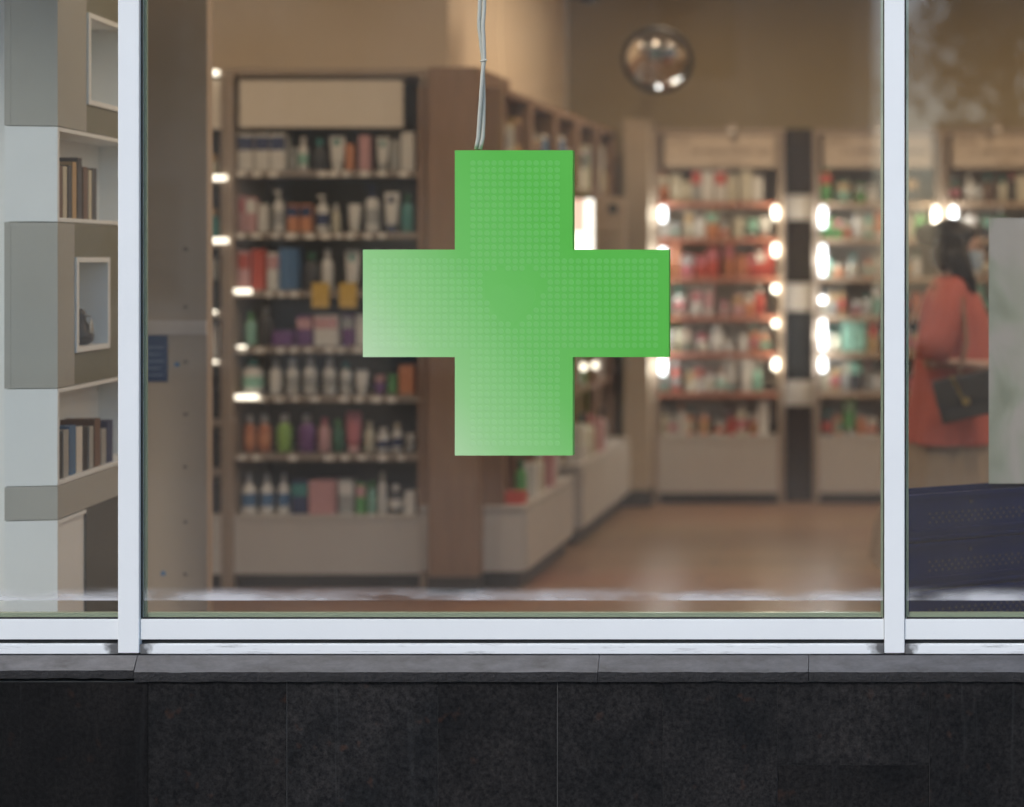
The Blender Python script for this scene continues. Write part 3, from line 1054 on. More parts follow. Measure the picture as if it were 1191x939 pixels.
def base_cabinet(d0, d1, ytop, label, seams):
    x1 = -1.865
    x0 = -2.33
    z1 = ZP(ytop, d0)
    t = thing('base_cabinet', label, 'cabinet', ((x0 + x1) / 2, d0 - CAMD, FZ), 0, 'low base cabinets')
    hwid = (x1 - x0) / 2
    L = d1 - d0
    box('carcass', -hwid, hwid, 0, L, .085, z1 - FZ - .022, M_white_lam, t, .003)
    box('worktop', -hwid, hwid + .012, -.01, L, z1 - FZ - .021, z1 - FZ, M_white_lam, t, .003)
    box('toe_kick', -hwid, hwid - .03, .03, L - .01, .002, .084, M_toe, t)
    n = seams
    for k in range(n):
        a0, a1 = .012 + k * (L - .024) / n, .012 + (k + 1) * (L - .024) / n - .006
        box('door', hwid + .0005, hwid + .016, a0, a1, .09, z1 - FZ - .03, M_white_lam, t, .002)
    return z1


z1 = base_cabinet(6.74, 7.62, 588, 'low white base cabinet nearest the window, beside the brown pillar', 3)
z2 = base_cabinet(7.80, 9.02, 541, 'low white base cabinet farther back, beside the pale column', 3)
cp = [('bottle', .055, .19, 'green', 'darkgreen', -1.91, 6.86), ('carton', .085, .055, 'red', None, -1.91, 6.79), ('carton', .07, .15, 'white', None, -1.91, 7.02), ('bottle', .06, .2, 'cream', 'white', -1.91, 7.16), ('carton', .08, .17, 'pink', None, -1.91, 7.3), ('tube', .06, .17, 'white', 'grey', -1.91, 7.45)]
for i, (kd, w, h, c, cpn, x, d) in enumerate(cp):
    product(kd, w, h, c, cpn, (x, d - CAMD, z1 + .001), '%s %s, %s standing on the nearer base cabinet' % (c, 'carton' if kd == 'carton' else kd, ORD[i]), kd, 'products on the base cabinets')
cp = [('carton', .08, .2, 'white', None, -1.91, 7.9), ('bottle', .07, .24, 'white', 'navy', -1.91, 8.05), ('bottle', .07, .22, 'cream', 'rose', -1.91, 8.2), ('carton', .09, .18, 'pink', None, -1.91, 8.36), ('bottle', .06, .22, 'grey', 'black', -1.91, 8.52), ('carton', .07, .2, 'white', None, -1.98, 8.22)]
for i, (kd, w, h, c, cpn, x, d) in enumerate(cp):
    product(kd, w, h, c, cpn, (x, d - CAMD, z2 + .001), '%s %s, %s standing on the farther base cabinet' % (c, 'carton' if kd == 'carton' else kd, ORD[i]), kd, 'products on the base cabinets')

# backlit sign and notice board jutting out from the wall units
q = W(690, 290, 8.45)
ls = thing('backlit_sign', 'glowing white backlit sign jutting out beside the green cross', 'sign', (XP(675, 7.75), 7.75 - CAMD, ZP(302, 7.75)))
wl_ = XP(690.5, 7.75) - XP(675, 7.75)
hl = ZP(231, 7.75) - ZP(302, 7.75)
box('casing', -wl_, wl_, .004, .05, 0, hl, M_white_lam, ls, .003)
box('lit_panel', -wl_ + .006, wl_ - .002, -.002, .003, .006, hl * .45, M_lightbox, ls)
box('picture_panel', -wl_ + .006, wl_ * .35, -.002, .003, hl * .46, hl - .006, M_lightpink, ls)
box('lit_edge', wl_ * .37, wl_ - .002, -.002, .003, hl * .46, hl - .004, M_lightbox, ls)
box('bracket', -wl_ - .12, -wl_ - .001, .015, .035, hl * .4, hl * .6, M_wood, ls)
nb = thing('notice_board', 'cream notice board with a round dark emblem beside the pale column', 'notice', (XP(709, 8.22), 8.22 - CAMD, ZP(318, 8.22)))
wn_ = XP(727, 8.22) - XP(709, 8.22)
hn = ZP(229, 8.22) - ZP(318, 8.22)
M_notice = mat('notice_cream', (0.42, 0.32, 0.23), .6, var=.06)
box('board', -wn_, wn_, 0, .02, 0, hn, M_notice, nb, .002)
bm = bmesh.new()
r = 6.2 * 8.22 / F
bm_prism(bm, [(r * math.cos(t * math.pi / 12), r * math.sin(t * math.pi / 12)) for t in range(24)], -.003, 0.0)
obj('emblem', bm, mat('emblem_dark', (.03, .032, .035), .5), nb, (XP(713, 8.22) - XP(709, 8.22), 0, ZP(243, 8.22) - ZP(318, 8.22)))
for k in range(4):
    box('text_line', -wn_ * .75, wn_ * (.6 - .2 * (k % 2)), -.0015, 0.0, hn - .21 - k * .05, hn - .195 - k * .05, mat('faded_print', (.22, .17, .1), .6), nb)
box('bracket', -wn_ - .1, -wn_ - .001, .004, .016, hn * .6, hn * .7, M_wood, nb)
# two little round lamps over the farther base cabinet
for i, (px, py) in enumerate(((679, 427), (692, 425))):
    q = W(px, py, 7.85 + .25 * i)
    t = thing('shelf_lamp', 'small round glowing lamp, %s the green cross, under the backlit sign' % ('nearer' if i == 0 else 'farther from'), 'lamp', q, 0, 'small round shelf lamps')
    bm = bmesh.new()
    bmesh.ops.create_uvsphere(bm, u_segments=12, v_segments=8, radius=.017)
    obj('bulb', bm, M_ledw, t, smooth=True)
    bm = bmesh.new()
    bm_tube(bm, [(-.015, 0, 0), (-.1, .0, .05)], .005, 6)
    obj('stem', bm, M_rackmetal, t)

# ------------------------------------------------------------------ back wall: column, racks, dark pillar
dC = 9.0
pc = thing('pale_column', 'slim pale column at the corner of the back wall', 'column', (XP(740, dC), dC - CAMD, FZ))
wc = 15 * dC / F
M_column = mat('column_cream', (0.42, 0.34, 0.25), .6, var=.05)
box('shaft', -wc, wc, 0, .45, .1, ZP(145, dC) - FZ, M_column, pc, .004)
box('plinth', -wc - .01, wc + .01, -.012, .44, .002, .099, M_toe, pc, .003)
box('capital', -wc - .006, wc + .006, -.006, .44, ZP(145, dC) - FZ + .001, ZP(145, dC) - FZ + .03, M_column, pc, .003)

dB = 9.09
bys = [235, 277, 322, 367, 410, 456, 507]
BSN = ['top shelf', 'second shelf', 'third shelf', 'fourth shelf', 'fifth shelf', 'sixth shelf', 'bottom shelf']
palA = ['white', 'white', 'cream', 'cream', 'white', 'orange', 'white', 'red', 'pink', 'white', 'cream', 'mint']
palB = ['white', 'grey', 'cream', 'tan', 'charcoal', 'green', 'mint', 'white', 'cream', 'tan', 'orange', 'white']
palC = ['white', 'charcoal', 'grey', 'tan', 'mint', 'cream', 'darkgreen', 'white', 'brown']


def lettering(parent, x0, x1, y, z0, z1, m, seed):
    """a blurred line of print: a run of small dark strokes"""
    r_ = random.Random(seed)
    bm = bmesh.new()
    x = x0
    while x < x1:
        w = r_.uniform(.008, .018)
        if r_.random() < .86:
            h0 = z0 + (z1 - z0) * r_.choice((0, 0, 0, .1))
            h1 = z1 - (z1 - z0) * r_.choice((0, .2, .25, .25))
            bm_box(bm, x, x + w * .45, y, y + .001, h0, h1)
            bm_box(bm, x + w * .45, x + w, y, y + .001, (h0 + h1) / 2 - .004, (h0 + h1) / 2 + .004)
        x += w + .006
    o = obj('lettering', bm, m, parent)
    o['kind'] = 'stuff'
    return o


def back_rack(px0, px1, label, rname, start, edge, pal, seed, hdr, vis=(None, None), special=None):
    r_ = random.Random(seed)
    t, zs, zb, ext = make_rack('product_rack', label, dB, px0, px1, 150, bys[:-1], hdr, bys[-1], edge, 'back wall racks', upright=6, blank=False, tags=False, depth=.34, backm=mat('cream_back_panel', (.62, .50, .39), .6))
    hb = [c for c in t.children if c.name.startswith('header_board')][0]
    w_ = (XP(hdr[1], dB) - XP(hdr[0], dB))
    hz = ZP(hdr[2], dB) - ZP(hdr[3], dB)
    ink = mat('header_print', (.075, .06, .05), .6)
    ink2 = mat('header_print_faint', (.22, .17, .13), .6)
    lettering(hb, -w_ * .33, w_ * .45, -.0105, hz * .42, hz * .58, ink, seed)
    lettering(hb, -w_ * .45, -w_ * .28, -.0105, hz * .74, hz * .9, ink2, seed + 1)
    lettering(hb, -w_ * .1, w_ * .2, -.0105, hz * .12, hz * .22, ink2, seed + 2)
    for si, z in enumerate(zs + [zb]):
        p = px0 + 9
        row = []
        ytop_avail = (bys[si - 1] + 7) if si else 197
        lim0 = vis[0] or px0
        lim1 = vis[1] or px1
        while p < px1 - 14:
            w = r_.uniform(8, 15)
            col = r_.choice(pal)
            kind = r_.choice(['carton', 'carton', 'bottle', 'tube', 'bottle', 'jar', 'pump'])
            hgt = r_.uniform(.6, 1.05) * (bys[si] - ytop_avail)
            if kind == 'jar':
                hgt *= .6
            if special and si in special:
                sp_ = special[si]
                if isinstance(sp_, tuple):
                    kind, col = sp_[0], r_.choice(sp_[1])
            cap = r_.choice(['white', 'white', 'white', 'teal', 'rose', 'grey', 'orange', 'cream']) if kind != 'carton' else None
            band = r_.choice([None, None, 'white', 'cream', 'rose', 'tan', 'grey', 'red', 'mint'])
            if band == col:
                band = None
            if p + w > px1 - 9:
                break
            if lim0 - 10 <= p <= lim1 + 10:
                row.append((p, p + w, bys[si] - hgt, kind, col, cap, band))
            p += w + r_.choice((.4, 1.0, 2.0, 3.0, 7.0))
        place_row(row, dB + .06, z, rname, BSN[si], start, 'products on the ' + rname)
    return t


def rack_lights(t, lst, m):
    for px, y0, y1 in lst:
        q0, q1 = W(px, y1, dB - .014), W(px, y0, dB - .014)
        glow_tube('light_tube', t, q0 - t.location, q1 - t.location, .0155, m)
        pl_ = bpy.data.lights.new('light_tube_glow', 'POINT')     # the light this tube gives off
        pl_.energy = .38 + 10.0 * (y1 - y0) * .002
        pl_.shadow_soft_size = .03
        pl_.color = (.95, .97, 1.0) if m is M_led else (1.0, .85, .66)
        po_ = bpy.data.objects.new('light_tube_glow', pl_)
        po_.location = (q0 + q1) / 2 - t.location + Vector((0, -.035, 0))
        po_.parent = t
        COL.objects.link(po_)


rA = back_rack(759, 911, 'red-edged back wall rack with printed header beside the pale column', 'red-edged rack', 'the pale column', M_redtrim, palA, 21, (772, 902, 157, 195),
               special={0: ('carton', ['white', 'cream', 'white', 'rust', 'grey']), 2: ('carton', ['red', 'red', 'rose', 'rust', 'red'])})
rB = back_rack(946, 1094, 'tan-edged back wall rack with printed header behind the window mullion', 'mullion rack', 'the dark pillar', M_tantrim, palB, 33, (958, 1084, 157, 195),
               special={0: ('carton', ['charcoal', 'darkgreen', 'green', 'white', 'mint', 'white'])})
rC = back_rack(1096, 1244, 'tan-edged back wall rack behind the person and the pale poster', 'poster rack', 'the mullion rack', M_tantrim, palC, 47, (1108, 1234, 157, 195))
rack_lights(rA, [(771, 241, 258), (771, 289, 305), (771, 335, 346), (771, 380, 392), (771, 416, 436)], M_led)
rack_lights(rA, [(902, 240, 255), (902, 284, 298), (902, 332, 340), (902, 374, 379), (902, 418, 430)], M_ledw)
rack_lights(rB, [(957, 241, 265), (957, 285, 321), (957, 346, 352), (957, 372, 407), (957, 417, 432)], M_led)
rack_lights(rB, [(1088, 240, 261)], M_ledw)
rack_lights(rC, [(1109, 241, 256)], M_led)

# dark pillar between two racks, with three pale blocks
dpil = thing('dark_pillar', 'dark glossy pillar banded with three pale blocks between two racks', 'pillar', (XP(928.5, 9.2), 9.2 - CAMD, FZ))
wp = 16.5 * 9.2 / F
M_darkglass = mat('brown_black_glass', (.035, .024, .018), .12, var=.2)
M_darkmatt = mat('charcoal_panel', (.028, .028, .028), .5)
segs = [(150, 227, M_darkglass, 'dark_panel', 0), (227.5, 255.5, M_white_lam, 'pale_block', 1), (256, 329.5, M_darkglass, 'dark_panel', 0), (330, 362, M_white_lam, 'pale_block', 1), (362.5, 442.5, M_darkmatt, 'dark_panel', 0), (443, 471.5, M_white_lam, 'pale_block', 1)]
for y0, y1, m_, nm, pr in segs:
    box(nm, -wp, wp, -.02 * pr, .26, ZP(y1, 9.2) - FZ, ZP(y0, 9.2) - FZ, m_, dpil, .002)
box('dark_panel', -wp, wp, 0, .26, .002, ZP(472, 9.2) - FZ, M_darkglass, dpil, .002)

# small picture lights above the headers
for i, (px, py) in enumerate(((851, 150), (1022, 149), (1160, 148))):
    d = dB - .06
    q = W(px, py, d)
    t = thing('picture_light', ['tiny spot lamp above the header of the red-edged rack', 'tiny spot lamp above the header beside the window mullion', 'tiny spot lamp above the header of the poster rack'][i], 'lamp', q, 0, 'tiny lamps above the headers')
    bm = bmesh.new()
    bm_lathe(bm, [(.012, -.012), (.022, -.01), (.026, .012), (.02, .03)], 12)
    obj('shade', bm, M_rackmetal, t, smooth=True)
    bm = bmesh.new()
    bm_lathe(bm, [(.018, -.0165), (.02, -.013)], 12)
    obj('lens', bm, mat('dim_lens', (.9, .8, .65), .4, emit=(1, .75, .5), estr=.5), t)
    box('arm', -.006, .006, .02, .075, .01, .022, M_rackmetal, t)

# convex mirror
dM = 8.3
q = W(765, 70, dM)
R = 38 * dM / F
mt = thing('convex_mirror', 'round convex security mirror high before the back wall', 'mirror', q)
mt.rotation_euler = (rad(27), 0, rad(10))
bm = bmesh.new()
prof = []
Rs = R * 1.35
dep = Rs - math.sqrt(Rs * Rs - R * R)
seg = 48
rings = []
for k in range(13):
    rr = R * .97 * k / 12
    yy = -(math.sqrt(Rs * Rs - rr * rr) - (Rs - dep))
    rings.append([bm.verts.new((rr * math.cos(2 * math.pi * s / seg), yy, rr * math.sin(2 * math.pi * s / seg))) for s in range(seg)] if k else [bm.verts.new((0, yy, 0))])
for a_, b_ in zip(rings, rings[1:]):
    for s in range(seg):
        s2 = (s + 1) % seg
        if len(a_) == 1:
            bm.faces.new((a_[0], b_[s], b_[s2]))
        else:
            bm.faces.new((a_[s], a_[s2], b_[s2], b_[s]))
obj('mirror_face', bm, mat('mirror_silver', (.7, .68, .65), .06, metal=1.0, var=.02), mt, smooth=True)
bm = bmesh.new()
bm_tube(bm, [(R * math.cos(2 * math.pi * s / 40), -.002, R * math.sin(2 * math.pi * s / 40)) for s in range(41)], .015, 8, caps=False)
obj('rim', bm, M_black, mt, smooth=True)
bm = bmesh.new()
bm_lathe(bm, [(R * .96, 0), (R * .8, .03), (.03, .05)], 32)
for v in bm.verts:
    v.co = Vector((v.co.x, v.co.z, v.co.y))
obj('back_shell', bm, M_black, mt, smooth=True)
bm = bmesh.new()
ry = Vector(q) - Vector(cam_o.location)
ry = ry * ((5.495 - q.y) / ry.y)
inv = mt.rotation_euler.to_matrix().inverted()
bm_tube(bm, [inv @ (ry * .03), inv @ ry], .012, 8)
obj('wall_arm', bm, M_black, mt)

# black ceiling spotlight whose foot just enters the picture
q = W(683, 3, 7.6)
sp = thing('ceiling_spotlight', 'black ceiling spotlight at the upper edge above the green cross', 'spotlight', q)
bm = bmesh.new()
bm_lathe(bm, [(.045, 0), (.052, .01), (.05, .13), (.03, .15)], 18)
obj('can', bm, M_black, sp, smooth=True)
bm = bmesh.new()
bm_tube(bm, [(0, 0, .14), (0, 0, 3.42 - q.z)], .009, 8)
obj('stem', bm, M_black, sp)

# unseen ceiling lamps added to light the shop: round opal fittings in rows
M_opal = mat('added_lamp_opal', (.9, .85, .75), .5, emit=(1.0, .78, .55), estr=1.2)
M_opal.cycles.emission_sampling = 'NONE'
M_ring = mat('added_lamp_ring', (.6, .58, .55), .3, metal=.6)
n_l = 0
for ri, yy in enumerate((1.2, 3.9)):
    for xi, xx in enumerate((-3.6, -1.3, 1.0, 3.3)):
        if xx < -2.2 and yy > 2.6:
            continue
        n_l += 1
        t = thing('added_ceiling_lamp', 'added unseen opal ceiling lamp, %s along the %s' % (ORD[xi], ('row near the window', 'rear row')[ri]), 'lamp', (xx, yy, 3.36), 0, 'added ceiling lamps of the shop')
        bm = bmesh.new()
        bm_lathe(bm, [(.17, .0), (.175, .058), (.1, .059)], 24)
        obj('added_lamp_housing', bm, M_ring, t)
        bm = bmesh.new()
        bm_lathe(bm, [(.02, -.012), (.12, -.008), (.16, -.001)], 24)
        obj('added_lamp_diffuser', bm, M_opal, t)
        la = bpy.data.lights.new('added_ceiling_lamp_light', 'AREA')
        la.shape = 'DISK'
        la.size = .3
        la.energy = 10.2
        la.color = (1.0, .76, .55)
        lo = bpy.data.objects.new('added_ceiling_lamp_light', la)
        lo.location = (0, 0, -.03)
        lo.parent = t
        COL.objects.link(lo)

# ------------------------------------------------------------------ left pane: block display unit
d0 = 4.3
X0 = XP(67, d0)
ang = math.atan(0.145)
du = thing('display_tower', 'tower of alternating white and grey display blocks behind the narrow end pane', 'display', (X0, d0 - CAMD, FZ), ang)
# local x: towards the camera's right is 0 face, unit reaches to -0.142; local y into the shop


def zl(py):
    return ZP(py, d0) - FZ


LW, LD = -.142, .64
grey_rows = [(-70, 147), (258.5, 452), (565.5, 605)]
white_rows = [(147.5, 258), (452.5, 565)]


def grey_panel(y0, y1, niche=None):
    z0, z1 = zl(y1), zl(y0)
    if niche is None:
        box('grey_block', LW, 0, 0, LD, z0 + .001, z1 - .001, M_greyblock, du, .002)
        return
    u0, u1, n0, n1 = niche
    g = box('grey_block', LW, -.125, 0, LD, z0 + .001, z1 - .001, M_greyblock, du)
    for nm, a0, a1, b0, b1 in (('face_panel', 0, u0, z0 + .001, z1 - .001), ('face_panel', u1, LD, z0 + .001, z1 - .001), ('face_panel', u0 + .0005, u1 - .0005, z0 + .001, n0), ('face_panel', u0 + .0005, u1 - .0005, n1, z1 - .001)):
        bm = bmesh.new()
        o = box(nm, -.1245, 0.0, a0, a1, b0, b1, M_olivepanel if a0 > 0 else M_greyblock, du)
    # white lining frame
    th = .016
    for a0, a1, b0, b1 in ((u0 + .001, u0 + th, n0 + .001, n1 - .001), (u1 - th, u1 - .001, n0 + .001, n1 - .001), (u0 + th + .001, u1 - th - .001, n0 + .001, n0 + th), (u0 + th + .001, u1 - th - .001, n1 - th, n1 - .001)):
        box('niche_frame', -.118, .006, a0, a1, b0, b1, M_whiteblock, du, .001)
    box('niche_back', -.124, -.119, u0 + .001, u1 - .001, n0 + .001, n1 - .001, M_whiteblock, du)


zn = lambda py, d: ZP(py, d) - FZ
grey_panel(-70, 147, (.2, .52, zn(122, 4.5), zn(14, 4.5)))
grey_panel(258.5, 452, (.115, .36, zn(410, 4.45), zn(299, 4.45)))
grey_panel(565.5, 605)
for y0, y1 in white_rows:
    z0, z1 = zl(y1), zl(y0)
    t_ = .012
    box('cube_front', LW, 0, 0, .012, z0, z1, M_whiteblock, du, .001)
    box('cube_back', LW, -.13, .0125, LD, z0, z1, M_whiteblock, du)
    box('cube_shelf', -.1295, 0, .0125, LD, z0, z0 + t_, M_whiteblock, du, .001)
    box('cube_roof', -.1295, 0, .0125, LD, z1 - t_, z1, M_whiteblock, du, .001)
    box('cube_end', -.1295, 0, LD - .012, LD - .0005, z0 + t_ + .0005, z1 - t_ - .0005, M_whiteblock, du)
z1b = zl(605.5)
box('cube_front', LW, 0, 0, .012, .002, z1b, M_whiteblock, du, .001)
box('cube_back', LW, -.13, .0125, LD, .002, z1b, M_whiteblock, du)
box('white_panel', -.1295, -.008, .0125, .1995, .002, z1b - .013, M_whiteblock, du)
box('dark_panel', -.1295, -.001, .2, LD, .002, z1b - .001, M_darkolive, du)
box('cube_roof', -.1295, -.001, .0125, .1995, z1b - .012, z1b - .001, M_whiteblock, du)

# books and booklets on the two open cubes
bc = ['brown', 'cream', 'charcoal', 'tan', 'charcoal', 'brown', 'cream', 'charcoal']
bc2 = ['black', 'grey', 'blue', 'white', 'black', 'grey', 'brown', 'grey', 'navy']
rot = Matrix.Rotation(ang, 4, 'Z')


def local(v):
    return du.location + (rot @ Vector(v))


def book(u0, th, h, col, z, lab, grp, tilt=0.0):
    t = bmesh.new()
    bm_box(t, -.1, 0, 0, .003, 0, h)
    bm_box(t, -.1, 0, th - .003, th, 0, h)
    bm_box(t, -.003, 0, .003, th - .003, 0, h)
    o = obj('book', t, pm(C[col], .5), None, local((-.012, u0, z)))
    o.rotation_euler = (tilt, 0, ang)
    tag(o, lab, 'book', grp)
    p = bmesh.new()
    bm_box(p, -.096, -.0032, .0032, th - .0032, .003, h - .003)
    obj('pages', p, M_paper, o)
    return o


uu = .03
for i, c in enumerate(bc):
    th = random.uniform(.02, .034)
    book(uu, th, random.uniform(.15, .19), c, zl(258) + .013, '%s booklet, %s from the glass in the upper white cube' % (c if c != 'darkgreen' else 'dark green', ORD[i]), 'booklets in the upper cube')
    uu += th + random.uniform(.003, .012)
uu = .03
for i, c in enumerate(bc2):
    th = random.uniform(.022, .045)
    book(uu, th, random.uniform(.1, .15), c, zl(565) + .013, '%s booklet, %s from the glass in the lower white cube' % (c, ORD[i]), 'booklets in the lower cube')
    uu += th + random.uniform(.004, .012)
# small figure in the framed niche
fg = thing('figurine', 'small grey figurine of a seated bird in the framed niche', 'figurine', local((-.042, .262, zn(410, 4.45) + .017)), ang)
bm = bmesh.new()
bm_lathe(bm, [(.02, 0), (.034, .01), (.036, .03), (.026, .055), (.014, .075), (.018, .09), (.01, .105), (0.001, .11)], 14, 1, 1.2)
obj('body', bm, pm(C['charcoal']), fg, smooth=True)
bm = bmesh.new()
bm_lathe(bm, [(.001, .0), (.012, .02), (.003, .06)], 8, .4, 1.6)
obj('wing', bm, pm(C['grey']), fg, (.03, .0, .02), smooth=True)
bm = bmesh.new()
bm_tube(bm, [(.012, -.005, .09), (.034, -.008, .086)], [.006, .001], 6)
obj('beak', bm, pm(C['grey']), fg)

# pale post at the very edge of the picture
pp = thing('pale_post', 'pale upright post beside the display tower at the picture edge', 'post', (XP(3, 4.42), 4.42 - CAMD, FZ))
box('post', -.014, .02, 0, .06, .002, 2.5, M_whiteblock, pp, .003)
box('dark_strip', -.03, -.0145, .01, .05, ZP(252, 4.42) - FZ, 2.5, M_olivepanel, pp)

# taupe partition with screw caps and a blue notice
dT = 5.2
tp = thing('taupe_partition', 'tall taupe partition panel with screw caps and a blue notice', 'partition', (XP(178, dT), dT - CAMD, FZ))
xa, xb = XP(95, dT) - XP(178, dT), XP(241, dT) - XP(178, dT)
box('panel', xa, xb, 0, .04, .002, 2.75, M_taupe, tp, .003)
for py in (290, 357, 421, 482, 543, 607, 668):
    bm = bmesh.new()
    r = .0085
    bm_prism(bm, [(r * math.cos(t * math.pi / 7), r * math.sin(t * math.pi / 7)) for t in range(14)], -.004, 0)
    obj('screw_cap', bm, mat('screw_cap_taupe', (.22, .17, .135), .3), tp, (XP(216, dT) - XP(178, dT), 0, ZP(py, dT) - FZ))
for px, py in ((206, 424), (190, 667)):
    bm = bmesh.new()
    bm_prism(bm, [(r * math.cos(t * math.pi / 7), r * math.sin(t * math.pi / 7)) for t in range(14)], -.003, 0)
    obj('blue_dot', bm, pm(C['blue']), tp, (XP(px, dT) - XP(178, dT), 0, ZP(py, dT) - FZ))
nt = box('notice', XP(168, dT) - XP(178, dT), XP(195, dT) - XP(178, dT), -.003, 0, ZP(444, dT) - FZ, ZP(390, dT) - FZ, mat('blue_notice', (.035, .06, .13), .4, var=.2, scale=30), tp)
for k in range(5):
    box('text_line', -.03, .028 - .012 * (k % 2), -.0025, -.0016, .02 + k * .024, .026 + k * .024, mat('notice_print', (.16, .19, .26), .5), nt)
box('reflection_strip', xa, xb, -.006, 0, ZP(391, dT) - FZ + .005, ZP(373, dT) - FZ, mat('reflection_pinkish', (.52, .43, .37), .4), tp)  # reflected band of light, painted on the panel as a pale strip

# ------------------------------------------------------------------ right pane: crates, poster
M_navy = mat('navy_plastic', (.004, .010, .055), .5, spec=.12, var=.12, scale=8)
M_navyd = mat('navy_plastic_dark', (.008, .009, .016), .5)
cl = XP(1030, 4.3)
CH = .1285
ztop = ZP(572, 4.28)
ncr = 6
zc0 = FZ + .001
CH = (ztop - zc0) / ncr
proto = None
crot = rad(24)
CWX, CDY = .62, .12
names = ['topmost', 'second from the top', 'third from the top', 'fourth from the top', 'fifth from the top', 'lowest']


def make_crate():
    t = thing('navy_crate', '', 'crate', (0, 0, 0), crot, 'stacked navy crates')
    h = CH - .004
    w = .008
    zc = h
    # walls
    box('front_wall', 0, CWX, 0, w, 0, zc, M_navy, t, .002)
    box('rear_wall', 0, CWX, CDY - w, CDY, 0, zc, M_navy, t, .002)
    box('side_wall', 0, w, w + .0005, CDY - w - .0005, 0, zc, M_navy, t, .002)
    box('side_wall', CWX - w, CWX, w + .0005, CDY - w - .0005, 0, zc, M_navy, t, .002)
    box('base', w + .0005, CWX - w - .0005, w + .0005, CDY - w - .0005, 0.002, .008, M_navy, t)
    box('rim', -.006, CWX + .006, -.008, -.0005, zc - .014, zc, M_navy, t, .002)
    box('rib', -.004, CWX + .004, -.006, -.0005, .004, .012, M_navy, t, .001)
    box('rib', -.004, CWX + .004, -.006, -.0005, .026, .034, M_navy, t, .001)
    bm = bmesh.new()
    for r_ in range(3):
        for k in range(24):
            x = .07 + k * .0205 + (.01 if r_ % 2 else 0)
            z = .052 + r_ * .0125
            rr = .0042
            bm_prism(bm, [(x + rr * math.cos(q_ * math.pi / 4), z + rr * math.sin(q_ * math.pi / 4)) for q_ in range(8)], -.0016, 0.0)
    o = obj('hole_grid', bm, mat('hole_brown', (.022, .019, .024), .6), t)
    o['kind'] = 'stuff'
    bm = bmesh.new()
    bm_prism(bm, [(.2 + .006 * math.cos(q_ * math.pi / 6), zc - .03 + .006 * math.sin(q_ * math.pi / 6)) for q_ in range(12)], -.003, -.0)
    obj('rivet', bm, M_navyd, t)
    return t


def copy_tree(o, parent=None):
    c = o.copy()
    COL.objects.link(c)
    c.parent = parent
    for ch in list(o.children):
        copy_tree(ch, c)
    return c


proto = make_crate()
for k in range(ncr):
    c = proto if k == 0 else copy_tree(proto)
    c.location = (XP(1055, 4.24), .24 + .004 * ((k * 7) % 3), ztop - CH * (k + 1))
    c.rotation_euler = (0, 0, crot + rad((0, 1.0, -.8, .5, -.5, 0)[k]))
    c['label'] = 'shallow navy plastic crate, %s of the stack by the window' % names[k]
# pale poster board standing on the stack


def poster_mat():
    m = bpy.data.materials.new('poster_print')
    m.use_nodes = True
    n, l = m.node_tree.nodes, m.node_tree.links
    b = n['Principled BSDF']
    tc = n.new('ShaderNodeTexCoord')
    mp = n.new('ShaderNodeMapping')
    mp.inputs['Scale'].default_value = (1.6, 1, 1)
    mp.inputs['Location'].default_value = (.35, 0, .1)
    l.new(tc.outputs['Object'], mp.inputs['Vector'])
    nz = n.new('ShaderNodeTexNoise')
    nz.inputs['Scale'].default_value = 4.2
    nz.inputs['Detail'].default_value = 2
    nz.inputs['Distortion'].default_value = .6
    l.new(mp.outputs['Vector'], nz.inputs['Vector'])
    r = n.new('ShaderNodeValToRGB')
    e_ = r.color_ramp.elements
    e_[0].position, e_[0].color = .3, (.30, .31, .24, 1)
    e_[1].position, e_[1].color = .75, (.52, .46, .42, 1)
    q1 = e_.new(.45)
    q1.color = (.40, .40, .32, 1)
    q2 = e_.new(.56)
    q2.color = (.50, .44, .40, 1)
    l.new(nz.outputs['Fac'], r.inputs['Fac'])
    l.new(r.outputs['Color'], b.inputs['Base Color'])
    b.inputs['Roughness'].default_value = .35
    return m


dQ = 4.42
po = thing('poster_board', 'pale green and pink poster board standing on the navy crates', 'poster', (XP(1150, dQ), dQ - CAMD, ztop + .001))
hpz = ZP(254, dQ) - ztop
box('printed_sheet', 0, .55, 0, .002, 0.001, hpz, poster_mat(), po)
box('backing_board', 0.001, .549, .0022, .012, 0.001, hpz - .001, M_greyblock, po)
box('easel_foot', .1, .4, .013, .12, 0.0, .012, M_greyblock, po)

# ------------------------------------------------------------------ the person in red
dW = 6.6
kx = dW / F
PO = Vector((.075, dW - CAMD, FZ))
M_skin = mat('skin', (.5, .31, .23), .5, var=.08, scale=20)
M_redcloth = mat('red_cloth', (.50, .12, .09), .8, var=.18, scale=9, bump=.15, bscale=150)
M_skirt = mat('beige_skirt_cloth', (.34, .26, .18), .85, var=.12, scale=8, bump=.15, bscale=150)
M_hair = mat('dark_hair', (.014, .009, .007), .4, var=.4, scale=20, stretch=(6, 6, 1))
per = thing('person', 'person in loose red top and long beige skirt, hair in a bun', 'person', PO)


def bm_ellipsoid(bm, c, r, seg=16, rng=10, rot=None):
    mtx = Matrix.Translation(Vector(c)) @ (rot or Matrix.Identity(4)) @ Matrix.Diagonal((*r, 1))
    bmesh.ops.create_uvsphere(bm, u_segments=seg, v_segments=rng, radius=1.0, matrix=mtx)


def limb(bm, pts, rs, seg=12):
    bm_tube(bm, pts, rs, seg)
    for p, r in zip(pts, rs):
        bm_ellipsoid(bm, p, (r, r, r), seg, 8)


bm = bmesh.new()
